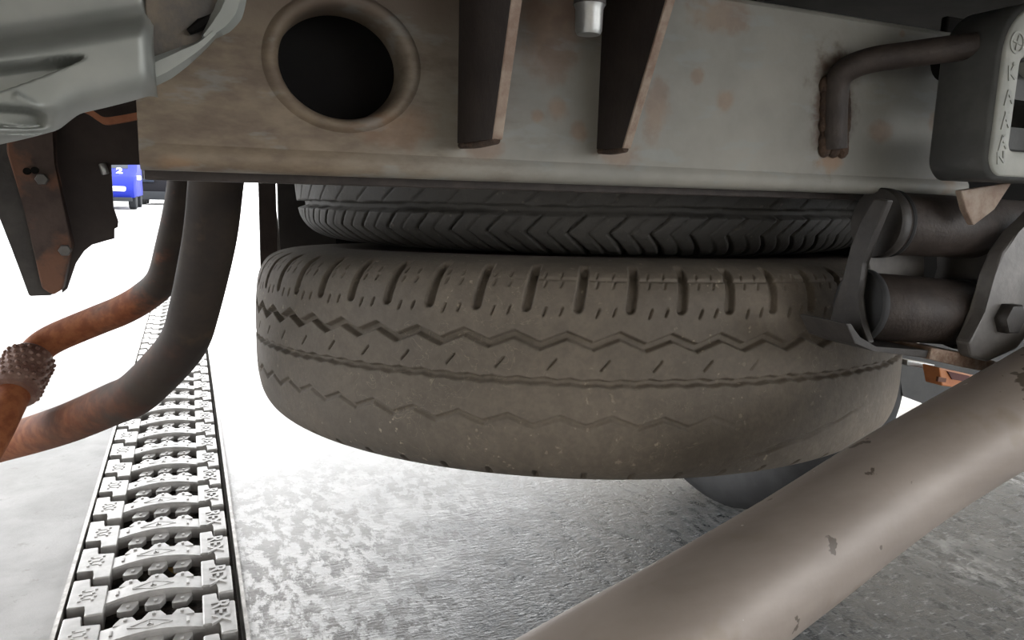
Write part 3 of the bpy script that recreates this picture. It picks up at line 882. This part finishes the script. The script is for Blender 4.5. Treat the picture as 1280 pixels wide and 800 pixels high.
sl = tube('sleeve', [sl0, sl0 + (sl1 - sl0) * 0.08, sl0 + (sl1 - sl0) * 0.92, sl1], [0.0195, 0.0225, 0.0235, 0.0215], M['sleeve'], None, 32)
under(sl, sp)
ax = (sl1 - sl0) / np.linalg.norm(sl1 - sl0)
e1 = np.cross(ax, [0, 0, 1]); e1 /= np.linalg.norm(e1); e2 = np.cross(ax, e1)
bm = bmesh.new()
for i in range(6):
    for k in range(20):
        a = 2 * PI * (k + 0.5 * (i % 2)) / 20
        d = math.cos(a) * e1 + math.sin(a) * e2
        c = sl0 + (sl1 - sl0) * (0.14 + 0.145 * i) + d * 0.0232
        g = bmesh.ops.create_icosphere(bm, subdivisions=1, radius=0.0026)
        bmesh.ops.translate(bm, vec=Vector(c), verts=g['verts'])
under(bobj('studs', bm, M['sleeve'], None, True), sp)['kind'] = 'stuff'

# ------------------------------------------------------------------ brown bracket at the left
br = empty('channel_bracket', (-0.1016, 0.7200, 0.6165), 'rusty brown channel bracket with a notched plate hanging at the left edge', 'bracket')
# web plate, outline in the X-Z plane
YW = 0.72
bm = bmesh.new()
prism_bm(bm, [(-0.0949, 0.6571), (-0.0234, 0.6763), (-0.0264, 0.6176), (-0.0575, 0.6163), (-0.0577, 0.5809), (-0.0548, 0.5688), (-0.0556, 0.5640), (-0.0581, 0.5626), (-0.0586, 0.5544), (-0.0654, 0.5524), (-0.0758, 0.5490), (-0.0820, 0.5436), (-0.0886, 0.5335), (-0.0964, 0.5118), (-0.1001, 0.5085), (-0.0985, 0.5861)], 'y', 0.718, 0.722)
under(bobj('web_plate', bm, M['web']), br)
bm = bmesh.new()
# channel: front face and a left flank that runs back from it
q = [(-0.1251, 0.6593), (-0.0941, 0.6615), (-0.0977, 0.6161), (-0.0880, 0.5504), (-0.0972, 0.5137), (-0.1043, 0.5093), (-0.1117, 0.5154), (-0.1193, 0.5785), (-0.1278, 0.6229)]
prism_bm(bm, q, 'y', 0.700, 0.7175, 0.0015)
under(bobj('channel_face', bm, M['bracket']), br)
bm = bmesh.new()
q = [(-0.1531, 0.6588), (-0.1214, 0.6610), (-0.1243, 0.6199), (-0.1111, 0.5236), (-0.1059, 0.5080), (-0.1224, 0.5078), (-0.1318, 0.5482), (-0.1394, 0.5777), (-0.1555, 0.6283)]
prism_bm(bm, q, 'y', 0.708, 0.760, 0.0015)
under(bobj('channel_flank', bm, M['dark_steel']), br)
for (x, y, l) in ((52, 224, 0), (83, 314, 0), (131, 209, 0)):
    pass
for c in ((-0.1052, 0.6970, 0.6027), (-0.0930, 0.6970, 0.5461)):
    b = cyl('bolt', (c[0], c[1] - 0.002, c[2]), (c[0], 0.703, c[2]), 0.0048, M['grey_steel'], None, 6, 0.0006); under(b, br)
for c in ((-0.1097, 0.6970, 0.6094), (-0.1151, 0.6970, 0.6085)):
    b = cyl('hole_plug', (c[0], 0.6985, c[2]), (c[0], 0.703, c[2]), 0.0028, M['under'], None, 12); under(b, br)
c = (-0.0626, 0.7160, 0.6141)
b = cyl('clip', (c[0] - 0.001, 0.714, c[2] + 0.003), (c[0] + 0.001, 0.714, c[2] - 0.006), 0.003, M['bright_steel'], None, 10, 0.0006); under(b, br)
sp_ = catmull([(-0.0766, 0.7000, 0.6602), (-0.0700, 0.7000, 0.6576), (-0.0635, 0.7000, 0.6530), (-0.0580, 0.7000, 0.6502), (-0.0475, 0.7000, 0.6521), (-0.0320, 0.7000, 0.6563), (-0.0175, 0.7000, 0.6611)], 6)
V = []; F = []
for p in sp_:
    for dy, dz in ((-0.004, -0.0025), (-0.004, 0.0032), (0.004, 0.0032), (0.004, -0.0025)): V.append((p[0], p[1] + dy, p[2] + dz))
for i in range(len(sp_) - 1):
    for k in range(4): F.append((i * 4 + k, i * 4 + (k + 1) % 4, (i + 1) * 4 + (k + 1) % 4, (i + 1) * 4 + k))
F.append((0, 1, 2, 3)); F.append(tuple(len(V) - 4 + k for k in (3, 2, 1, 0)))
os_ = obj('orange_strap', V, F, simple('orange_rust_strap', (0.30, 0.105, 0.05), (0.42, 0.17, 0.085), 60, 0.7), None, False)
tag(os_, 'rust-orange strap along the top'); under(os_, br)

# ------------------------------------------------------------------ bumper corner at the upper left
bp_ = empty('bumper_corner', (-0.03, 0.30, 0.64), 'scuffed silver-grey bumper corner with a slit at the upper left', 'bumper')
nx, nz = 280, 110
xa = np.linspace(-0.300, -0.0085, nx)
zb_pts = [(-0.30, 0.592), (-0.125, 0.600), (-0.075, 0.6080), ((-0.0563, 0.3000, 0.6131)[0], (-0.0563, 0.3000, 0.6131)[2]), ((-0.0471, 0.3000, 0.6160)[0], (-0.0471, 0.3000, 0.6160)[2]), ((-0.0389, 0.3000, 0.6191)[0], (-0.0389, 0.3000, 0.6191)[2]), ((-0.0358, 0.3000, 0.6238)[0], (-0.0358, 0.3000, 0.6238)[2]), ((-0.0262, 0.3000, 0.6268)[0], (-0.0262, 0.3000, 0.6268)[2]), ((-0.0162, 0.3000, 0.6302)[0], (-0.0162, 0.3000, 0.6302)[2]), ((-0.0084, 0.3000, 0.6333)[0], (-0.0084, 0.3000, 0.6333)[2]), (0.0, (-0.0070, 0.3000, 0.6356)[2])]
zb = np.interp(xa, [p[0] for p in zb_pts], [p[1] for p in zb_pts])
kk = np.ones(7) / 7; zb = np.convolve(np.pad(zb, 3, mode='edge'), kk, 'valid')
Xg = np.repeat(xa[:, None], nz, 1)
tt = np.linspace(0, 1, nz)
Zt = 0.705
Zg = zb[:, None] + (Zt - zb[:, None]) * (tt[None, :] ** 1.6)
XL = np.maximum(Xg, -0.085)
def line(p, q):  # z of the line through p and q at every column
    return p[2] + (XL - p[0]) * (q[2] - p[2]) / (q[0] - p[0])
Yg = np.full_like(Xg, 0.300)
dz = Zg - zb[:, None]
Yg += 0.012 * np.exp(-dz / 0.0022)                                 # lip rolls under
rid = line((-0.0543, 0.3000, 0.6406), (-0.0100, 0.3000, 0.6528))
Yg -= 0.010 * smooth((rid + 0.010 - Zg) / 0.012) - 0.008           # upper face set back above the ridge
Yg += 0.010 * smooth((Zg - rid) / 0.014)
sl_c = line((-0.0548, 0.3000, 0.6337), (-0.0299, 0.3000, 0.6424))
sx = ((-0.0299, 0.3000, 0.6424)[0] - Xg) / 0.03
hw = 0.0046 * np.clip(sx, 0, 1.3) ** 0.75
ins = smooth((hw - np.abs(Zg - sl_c)) / 0.0016 + 0.4) * (sx > 0) * smooth((Xg + 0.115) / 0.03)
Yg += 0.016 * ins
# recess near the bottom left and two ribs
rc = np.exp(-(((Xg - (-0.0530, 0.3000, 0.6213)[0]) / 0.009) ** 2 + ((Zg - (-0.0530, 0.3000, 0.6213)[2]) / 0.0028) ** 4))
Yg += 0.010 * np.clip(rc * 1.6, 0, 1)
rb = line((-0.0507, 0.3000, 0.6282), (-0.0419, 0.3000, 0.6231))
Yg -= 0.0012 * np.exp(-((Zg - rb) / 0.0012) ** 2) * ((Xg > (-0.0512, 0.3000, 0.6282)[0]) & (Xg < (-0.0415, 0.3000, 0.6231)[0]))
# right edge rolls away
Yg += 0.010 * np.clip(1 - (xa[-1] - Xg) / 0.004, 0, 1) ** 2
o = grid_obj('bumper_skin', Xg, Yg, Zg, M['bumper'])
sm = o.modifiers.new('thickness', 'SOLIDIFY'); sm.thickness = 0.0025; sm.offset = -1
under(o, bp_)
# mounting tab with a bright folded rim
bm = bmesh.new()
prism_bm(bm, [(-0.0108, 0.6782), (0.0224, 0.6827), (0.0195, 0.6679), (0.0159, 0.6617), (0.0086, 0.6557), (-0.0000, 0.6496), (-0.0112, 0.6446)], 'y', 0.317, 0.320, 0.0006)
mt_ = bobj('mounting_tab', bm, simple('dirty_brown_tab', (0.085, 0.078, 0.072), (0.17, 0.135, 0.10), 60, 0.65, bump=0.4)); under(mt_, bp_)
def ribbon(name, pts, widths, m, thick=0.003, y=0.312):
    pts = catmull([(p[0], p[1], p[2]) for p in pts], 8); n = len(pts)
    wd = np.interp(np.linspace(0, 1, n), np.linspace(0, 1, len(widths)), widths)
    tn = np.gradient(pts, axis=0); tn /= np.linalg.norm(tn, axis=1)[:, None]
    V = []; F = []
    for p, t, w in zip(pts, tn, wd):
        nn = np.array([-t[2], 0, t[0]])
        for a, b in ((-1, 0), (-0.5, -thick), (0.5, -thick), (1, 0), (0.6, thick), (-0.6, thick)):
            q = p + nn * w * a; V.append((q[0], q[1] + b, q[2]))
    for i in range(n - 1):
        for k in range(6): F.append((i * 6 + k, i * 6 + (k + 1) % 6, (i + 1) * 6 + (k + 1) % 6, (i + 1) * 6 + k))
    F.append(tuple(range(6))); F.append(tuple((n - 1) * 6 + k for k in range(6)))
    o = obj(name, V, F, m, None, True, 50)
    under(o, bp_)
    return o
ribbon('rim', [(-0.0125, 0.3120, 0.6391), (-0.0057, 0.3120, 0.6431), (0.0007, 0.3120, 0.6473), (0.0069, 0.3120, 0.6516), (0.0121, 0.3120, 0.6567)], [0.0045, 0.0045, 0.0035, 0.002, 0.0014], M['bumper'])
ribbon('rim', [(0.0087, 0.3130, 0.6548), (0.0142, 0.3130, 0.6606), (0.0175, 0.3130, 0.6655), (0.0197, 0.3130, 0.6720), (0.0220, 0.3130, 0.6814)], [0.0016, 0.0042, 0.0050, 0.0045, 0.004], M['bumper'])
ribbon('rim', [(0.0033, 0.3145, 0.6568), (0.0078, 0.3145, 0.6601), (0.0119, 0.3145, 0.6634)], [0.0012, 0.0022, 0.001], M['under'], 0.0015)

# ------------------------------------------------------------------ dark strap bracket behind the tyres
sb = empty('strap_bracket', (0.1050, 1.0000, 0.6040), 'dark steel strap bracket standing left behind the upper spare tyre', 'bracket')
bm = bmesh.new()
prism_bm(bm, [(0.0835, 0.6301), (0.1047, 0.6310), (0.1035, 0.4723), (0.0827, 0.4729)], 'y', 0.995, 1.003, 0.001)
under(bobj('strap', bm, M['web']), sb)
bm = bmesh.new()
prism_bm(bm, [(0.1109, 0.6323), (0.1884, 0.6354), (0.1857, 0.4425), (0.1113, 0.4451)], 'y', 1.04, 1.05, 0.001)
under(bobj('strap', bm, simple('dark_bracket_steel', (0.03, 0.027, 0.026), (0.045, 0.04, 0.038), 20, 0.7)), sb)
bm = bmesh.new(); box_bm(bm, (0.13, 1.19, 0.40), (0.76, 1.20, 0.80), 0.002)
under(bobj('rear_plate', bm, M['under']), sb)
bm = bmesh.new()
prism_bm(bm, [(0.1001, 0.6038), (0.1042, 0.6081), (0.1124, 0.4964), (0.1022, 0.4965)], 'y', 1.018, 1.022)
e = bobj('lit_slit', bm, M['grey_steel']); tag(e, 'narrow pale strip standing in for the lit slit'); under(e, sb)  # pale strip painted in for the lit gap between the straps

# ------------------------------------------------------------------ spring shackle at the right
sk = empty('spring_shackle', (0.56, 0.43, 0.51), 'greasy brown leaf spring shackle with two bushings right of the tyres', 'shackle')
def shackle_cyl(name, a, b, r, m):
    c = cyl(name, a, b, r, m, None, 48, 0.003); under(c, sk); return c
lowA, lowB = (0.4374, 0.3780, 0.5287), (0.5304, 0.3620, 0.5217)
upA, upB = (0.4468, 0.3780, 0.5871), (0.5783, 0.3640, 0.5834)
shackle_cyl('lower_bushing', lowA, lowB, 0.0240, M['brown_steel'])
shackle_cyl('upper_bushing', upA, upB, 0.0222, M['brown_steel'])
def disc(name, A, B, t0, t1, r, m):
    A = np.array(A); B = np.array(B); d = (B - A) / np.linalg.norm(B - A)
    o = cyl(name, A + d * t0, A + d * t1, r, m, None, 48, 0.001); under(o, sk); return o
disc('bushing_ring', lowA, lowB, -0.004, 0.002, 0.0262, M['black_rubber'])
disc('bushing_ring', lowB, lowA, 0.003, 0.009, 0.0255, M['black_rubber'])
disc('bushing_ring', upA, upB, -0.004, 0.004, 0.0245, M['dark_steel'])
disc('bushing_ring', upA, upB, 0.007, 0.010, 0.0236, M['black_rubber'])
# left side plate: dog-bone outline in Y-Z
def sideplate(x, t, m, pts):
    bm = bmesh.new(); prism_bm(bm, pts, 'x', x, x + t, 0.0012)
    o = bobj('side_plate', bm, m); under(o, sk); return o
zl, zu = lowA[2], upA[2]
def dogbone(yc1, z1, r1, yc2, z2, r2, waist):
    pts = []
    for k in range(13):
        a = PI + PI * k / 12
        pts.append((yc1 + r1 * math.cos(a), z1 + r1 * math.sin(a)))
    pts.append((0.5 * (yc1 + yc2) + waist, 0.5 * (z1 + z2)))
    for k in range(13):
        a = PI * k / 12
        pts.append((yc2 + r2 * math.cos(a), z2 + r2 * math.sin(a)))
    pts.append((0.5 * (yc1 + yc2) - waist, 0.5 * (z1 + z2)))
    return pts
sideplate(0.4210, 0.006, M['dark_steel'], [(0.3633, 0.6040), (0.3725, 0.5893), (0.3788, 0.5702), (0.3821, 0.5469), (0.3866, 0.5314), (0.3900, 0.5181), (0.3807, 0.5069), (0.3597, 0.5041), (0.3548, 0.5073), (0.3645, 0.5211), (0.3692, 0.5372), (0.3681, 0.5595), (0.3614, 0.5785), (0.3520, 0.6031)])
sideplate(lowB[0] + 0.001, 0.009, M['dark_steel'], dogbone(0.372, lowB[2], 0.029, 0.374, upB[2], 0.0245, 0.019))
# small grey plate between the bushings
bm = bmesh.new()
prism_bm(bm, [(0.4419, 0.5801), (0.5082, 0.5683), (0.5124, 0.5438), (0.4572, 0.5462)], 'y', 0.388, 0.393, 0.001)
e = bobj('spacer_plate', bm, M['grey_steel']); under(e, sk)
# front lug of the right side with its bolt
bm = bmesh.new()
prism_bm(bm, [(0.5471, 0.6016), (0.5250, 0.5837), (0.5110, 0.5700), (0.5060, 0.5535), (0.5027, 0.5285), (0.4885, 0.5079), (0.4938, 0.4974), (0.5115, 0.4928), (0.5413, 0.5002), (0.5539, 0.5119), (0.5655, 0.5610)], 'y', 0.331, 0.342, 0.002)
e = bobj('front_lug', bm, M['grey_steel']); under(e, sk)
c = (0.5226, 0.3310, 0.5241)
b = cyl('bolt_head', (c[0], c[1] - 0.008, c[2]), (c[0], 0.333, c[2]), 0.0115, M['dark_steel'], None, 6, 0.0012); under(b, sk)
# bottom strap below the lower bushing
bm = bmesh.new()
prism_bm(bm, [(0.3836, 0.5243), (0.3885, 0.5240), (0.3970, 0.5140), (0.4126, 0.5067), (0.4754, 0.5007), (0.4766, 0.4943), (0.4114, 0.5045), (0.3932, 0.5105)], 'y', 0.342, 0.382, 0.0008)
e = bobj('bottom_strap', bm, M['dark_steel']); under(e, sk)
bm = bmesh.new()
prism_bm(bm, [(0.4642, 0.5041), (0.5103, 0.4961), (0.5418, 0.4875), (0.5305, 0.4816), (0.4982, 0.4880), (0.4624, 0.4962)], 'y', 0.340, 0.382, 0.0008)
e = bobj('bottom_flake', bm, M['rust_edge']); tag(e, 'pale flaking rusty end of the strap'); under(e, sk)
# leaf spring running forward from the eye
ls = empty('leaf_spring', (0.56, 0.6, 0.50), 'dark leaf spring running forward from the shackle', 'leaf spring')
for j in range(3):
    bm = bmesh.new(); rows = []
    for i in range(15):
        f = i / 14; y = 0.480 + j * 0.06 + f * (1.1 - j * 0.06); z = zl + 0.030 - 0.014 * j - 0.10 * math.sin(PI * 0.5 * ((y - 0.452) / 1.1))
        x0, x1 = 0.770, 0.820
        # bends out to the spring line beside the bushing
        rows.append([bm.verts.new(p) for p in ((x0, y, z), (x1, y, z), (x1, y, z - 0.011), (x0, y, z - 0.011))])
    for i in range(14):
        for k in range(4): bm.faces.new((rows[i][k], rows[i][(k + 1) % 4], rows[i + 1][(k + 1) % 4], rows[i + 1][k]))
    bm.faces.new(rows[0]); bm.faces.new(rows[-1][::-1])
    under(bobj('leaf', bm, M['dark_steel']), ls)

# orange connector and silver clip below the shackle
oc = empty('connector', (0.6700, 0.4700, 0.4394), 'small orange-brown connector block under the shackle', 'connector')
bm = bmesh.new()
prism_bm(bm, [(0.6435, 0.4500), (0.7128, 0.4346), (0.7044, 0.4287), (0.6828, 0.4321), (0.6721, 0.4281), (0.6512, 0.4314)], 'y', 0.462, 0.480, 0.0012)
under(bobj('body', bm, M['orange']), oc)
bm = bmesh.new()
prism_bm(bm, [(0.6431, 0.4412), (0.6545, 0.4388), (0.6541, 0.4349), (0.6428, 0.4366)], 'y', 0.4608, 0.463)
e = bobj('socket', bm, simple('dark_socket', (0.12, 0.04, 0.02), (0.16, 0.06, 0.03), 40)); under(e, oc)
bm = bmesh.new()
prism_bm(bm, [(0.6544, 0.4458), (0.6874, 0.4387), (0.6814, 0.4336), (0.6626, 0.4374)], 'y', 0.4606, 0.463)
e = bobj('socket', bm, simple('dark_red_socket', (0.07, 0.012, 0.01), (0.1, 0.02, 0.015), 40)); under(e, oc)
bm = bmesh.new()
prism_bm(bm, [(0.6312, 0.4527), (0.6718, 0.4452), (0.6645, 0.4408), (0.6321, 0.4471)], 'y', 0.486, 0.50, 0.0008)
tag(bobj('spring_clip', bm, M['bright_steel']), 'small silver clip beside the orange connector', 'clip')

# ------------------------------------------------------------------ rubber exhaust hanger at the upper right
rh = empty('rubber_hanger', (0.47, 0.31, 0.67), 'grey moulded rubber exhaust hanger with embossed marks at the upper right', 'rubber hanger')
HX0 = 0.4405; HY0, HY1 = 0.303, 0.343
zc0, zc1 = 0.6165, 0.722
def rounded(x0, x1, z0, z1, r0, r1, n=10):
    # r0 lower corners, r1 upper corners
    out = []
    for cx_, cz_, a0, r in ((x1 - r0, z0 + r0, -PI / 2, r0), (x1 - r1, z1 - r1, 0, r1), (x0 + r1, z1 - r1, PI / 2, r1), (x0 + r0, z0 + r0, PI, r0)):
        for k in range(n + 1):
            a = a0 + PI / 2 * k / n
            out.append((cx_ + r * math.cos(a), cz_ + r * math.sin(a)))
    return out
def ring_solid(outer, inner, y0, y1, bev):
    n = len(outer)
    V = []; F = []
    ctr = lambda L: (sum(p[0] for p in L) / len(L), sum(p[1] for p in L) / len(L))
    oc_, ic_ = ctr(outer), ctr(inner)
    def inset(L, c, d, s):
        out = []
        for i, p in enumerate(L):
            a = L[i - 1]; b = L[(i + 1) % len(L)]
            t = Vector((b[0] - a[0], b[1] - a[1])).normalized()
            out.append((p[0] - s * t.y * d, p[1] + s * t.x * d))
        return out
    rings = [(inset(inner, ic_, bev, -1), y0), (inset(outer, oc_, bev, 1), y0), (outer, y0 + bev), (outer, y1 - bev), (inset(outer, oc_, bev, 1), y1), (inset(inner, ic_, bev, -1), y1), (inner, y1 - bev), (inner, y0 + bev)]
    for L, y in rings:
        for p in L: V.append((p[0], y, p[1]))
    m = len(rings)
    for j in range(m):
        j2 = (j + 1) % m
        for i in range(n):
            i2 = (i + 1) % n
            F.append((j * n + i, j * n + i2, j2 * n + i2, j2 * n + i))
    return V, F
HX1 = HX0 + 0.092
outer = rounded(HX0, HX1, zc0, zc1, 0.014, 0.032)
inner = rounded(HX0 + 0.019, HX1 - 0.019, zc0 + 0.019, zc0 + 0.071, 0.004, 0.004)
V, F = ring_solid(outer, inner, HY0, HY1, 0.003)
bm = bmesh.new(); vs = [bm.verts.new(v) for v in V]
for f in F: bm.faces.new([vs[i] for i in f])
body = bobj('body', bm, M['grey_rubber'], None, True, 50); under(body, rh)
# front face painted paler as if lit, proud by a hair, with the upper eye cut out
V, F = ring_solid(rounded(HX0 + 0.0025, HX1 - 0.0025, zc0 + 0.0025, zc1 - 0.0025, 0.012, 0.030), rounded(HX0 + 0.0175, HX1 - 0.0175, zc0 + 0.0175, zc0 + 0.0725, 0.005, 0.005), HY0 - 0.0016, HY0 + 0.002, 0.0012)
bm = bmesh.new(); vs = [bm.verts.new(v) for v in V]
for f in F: bm.faces.new([vs[i] for i in f])
ff = bobj('front_face', bm, M['grey_rubber_face'], None, True, 50); tag(ff, 'front face painted paler as if lit'); under(ff, rh)
# eye ring and its dark bore
def ring_y(name, c, r0, r1, y0, y1, m):
    o1 = [(c[0] + r1 * math.cos(2 * PI * k / 40), c[1] + r1 * math.sin(2 * PI * k / 40)) for k in range(40)]
    i1 = [(c[0] + r0 * math.cos(2 * PI * k / 40), c[1] + r0 * math.sin(2 * PI * k / 40)) for k in range(40)]
    V, F = ring_solid(o1, i1, y0, y1, 0.0012)
    bm = bmesh.new(); vs = [bm.verts.new(v) for v in V]
    for f in F: bm.faces.new([vs[i] for i in f])
    o = bobj(name, bm, m, None, True, 50); under(o, rh); return o
ec = (HX0 + 0.044, zc1 - 0.024)
ring_y('eye', ec, 0.0125, 0.0185, HY0 - 0.003, HY1, M['grey_rubber_face'])
b = cyl('bore_pin', (ec[0], HY0 + 0.004, ec[1]), (ec[0], HY1 + 0.03, ec[1]), 0.0122, M['under'], None, 24); under(b, rh)
# soft inner web in the slot
bm = bmesh.new()
prism_bm(bm, rounded(HX0 + 0.0185, HX1 - 0.0185, zc0 + 0.050, zc0 + 0.0715, 0.008, 0.003, 6), 'y', HY0 + 0.010, HY1 - 0.006, 0.002)
e = bobj('inner_web', bm, M['grey_rubber']); under(e, rh)
bm = bmesh.new()
prism_bm(bm, rounded(HX0 + 0.0185, HX1 - 0.0185, zc0 + 0.0185, zc0 + 0.034, 0.003, 0.006, 6), 'y', HY0 + 0.014, HY1 - 0.006, 0.002)
e = bobj('inner_web', bm, M['grey_rubber']); under(e, rh)
# embossed marks down the left limb of the face
words = []
xL = 0.0
for s, z, size in (('.', -0.0110, 0.012), ('K', -0.0195, 0.012), ('.', -0.027, 0.012), ('A', -0.0335, 0.012), ('-', -0.041, 0.012), ('A', -0.0475, 0.0115), ('-', -0.0545, 0.012), ('A', -0.060, 0.0115), ('N', -0.0685, 0.010)):
    words.append((s, (xL, z, 0), size, PI * 0.06))
TM = text_mesh('embossed_marks', words, M['grey_rubber_face'], 0.0006)
t = bpy.data.objects.new('embossed_marks', TM); COL.objects.link(t)
t.matrix_world = Matrix.Translation((HX0 + 0.0105, HY0 - 0.0016, zc1 - 0.024)) @ Matrix.Rotation(PI / 2, 4, 'X')
under(t, rh)
ds = ring_y('date_stamp', (HX0 + 0.0115, zc1 - 0.026), 0.0052, 0.0062, HY0 - 0.0024, HY0 - 0.001, M['grey_rubber_face'])
bm = bmesh.new()
for a in (0.2, 1.77):
    box_bm(bm, (-0.0042, -0.0005, -0.0005), (0.0042, 0.0005, 0.0005), 0, Matrix.Translation((HX0 + 0.0115, HY0 - 0.0018, zc1 - 0.026)) @ Matrix.Rotation(a, 4, 'Y'))
e = bobj('date_arrow', bm, M['grey_rubber_face']); under(e, rh)

# ------------------------------------------------------------------ rear wheel and mud flap beyond the tyres
rw = empty('rear_wheel', (1.003, 1.14, 0.0), 'black road wheel standing on the wet floor beyond the lower spare tyre', 'wheel')
prof = [(-0.058, 0.19), (-0.075, 0.21), (-0.088, 0.25), (-0.088, 0.28), (-0.080, 0.305), (-0.06, 0.322), (-0.03, 0.327)]
prof = prof + [(0.0, 0.328)] + [(-x, r) for x, r in prof[::-1]]
gr = []
for x, r in prof: gr.append((x, r))
for c in (-0.035, 0.0, 0.035): pass
o = revolve_x('tyre', gr, (1.003, 1.14, 0.328), M['black_rubber'], None, 72, 60); under(o, rw)
o = revolve_x('wheel_rim', [(-0.06, 0.192), (-0.055, 0.175), (-0.02, 0.16), (0.02, 0.15), (0.03, 0.06), (0.03, 0.0)], (1.003, 1.14, 0.328), M['dark_steel'], None, 48); under(o, rw)
bm = bmesh.new()
prism_bm(bm, [(1.0587, 0.2930), (1.4494, 0.1570), (1.3864, 0.4327), (1.0324, 0.3670)], 'y', 0.816, 0.822)
tag(bobj('mud_flap', bm, simple('mud_flap_rubber', (0.05, 0.05, 0.05), (0.07, 0.07, 0.068), 15, 0.8)), 'flat dark grey mud flap behind the orange connector', 'mud flap')

# ------------------------------------------------------------------ far vehicles
def car_body(pts, y0, y1, x0, x1, name, m, parent, tuck=0.06):
    # side outline (y,z) lofted across x with tucked-in sides
    V = []; F = []; n = len(pts)
    xs = [(x0, 0.10), (x0 + 0.05, 0.03), (x0 + 0.16, 0.0), (x1 - 0.16, 0.0), (x1 - 0.05, 0.03), (x1, 0.10)]
    yc = sum(p[0] for p in pts) / n; zc = sum(p[1] for p in pts) / n
    for x, s in xs:
        for y, z in pts: V.append((x, y + (yc - y) * s, z + (zc - z) * s))
    for i in range(len(xs) - 1):
        for k in range(n): F.append((i * n + k, i * n + (k + 1) % n, (i + 1) * n + (k + 1) % n, (i + 1) * n + k))
    F.append(tuple(range(n))[::-1]); F.append(tuple((len(xs) - 1) * n + k for k in range(n)))
    o = obj(name, V, F, m, None, True, 35); under(o, parent); return o
bc = empty('blue_car', (-1.95, 20.9, 0), 'small bright blue vehicle far away beside the brown bracket', 'car')
X0, X1 = -2.75, -1.13
car_body([(20.5, 0.28), (20.42, 0.45), (20.45, 0.62), (20.60, 0.80), (21.2, 0.98), (21.7, 1.40), (22.9, 1.46), (23.6, 1.0), (23.7, 0.4), (23.6, 0.28)], 0, 0, X0, X1, 'body', M['blue'], bc)
for x in (X0 + 0.02, X1 - 0.20):
    for y in (20.95, 23.1):
        o = revolve_x('wheel', [(0, 0.0), (0, 0.27), (0.02, 0.31), (0.16, 0.31), (0.18, 0.27), (0.18, 0.0)], (x, y, 0.31), M['greyplastic'], None, 28); under(o, bc)
for x in (-2.45, -1.52):
    bm = bmesh.new(); box_bm(bm, (x - 0.17, 20.40, 0.44), (x + 0.17, 20.5, 0.56), 0.03)
    under(bobj('headlamp', bm, M['white'], None, True), bc)
bm = bmesh.new(); box_bm(bm, (X0 + 0.1, 20.40, 0.20), (X1 - 0.1, 20.6, 0.30), 0.02)
under(bobj('lower_grille', bm, M['greyplastic']), bc)
bm = bmesh.new(); box_bm(bm, (X1 - 0.02, 21.0, 0.72), (X1 + 0.10, 21.1, 0.84), 0.03)
under(bobj('mirror', bm, M['white'], None, True), bc)
TM = text_mesh('number', [('2', (0, 0, 0), 0.30, 0)], M['white'], 0.01)
t = bpy.data.objects.new('number', TM); COL.objects.link(t)
t.matrix_world = Matrix.Translation((-1.50, 20.90, 0.93)) @ Matrix.Rotation(math.radians(40), 4, 'X')
under(t, bc)
bm = bmesh.new(); prism_bm(bm, [(21.22, 1.0), (21.26, 0.98), (21.70, 1.36), (21.66, 1.39)], 'x', X0 + 0.2, X1 - 0.2)
under(bobj('windscreen', bm, M['glass']), bc)
kc = empty('black_car', (-0.4, 26.5, 0), 'low black vehicle far away to the right of the blue one', 'car')
car_body([(26.1, 0.25), (26.0, 0.55), (26.1, 0.95), (26.6, 1.45), (28.2, 1.5), (29.0, 1.0), (29.1, 0.4), (28.9, 0.25)], 0, 0, -1.42, 0.55, 'body', M['blackcar'], kc)
for x in (-1.38, 0.31):
    for y in (26.7, 28.3):
        o = revolve_x('wheel', [(0, 0.0), (0, 0.27), (0.02, 0.31), (0.18, 0.31), (0.20, 0.27), (0.20, 0.0)], (x, y, 0.31), M['black_rubber'], None, 28); under(o, kc)
bm = bmesh.new(); box_bm(bm, (-1.38, 25.97, 0.16), (0.5, 26.2, 0.42), 0.03)
under(bobj('bumper', bm, M['greyplastic'], None, True), kc)
for x in (-1.1, 0.25):
    bm = bmesh.new(); box_bm(bm, (x - 0.18, 25.98, 0.70), (x + 0.18, 26.1, 0.80), 0.02)
    under(bobj('tail_lamp', bm, M['glass']), kc)
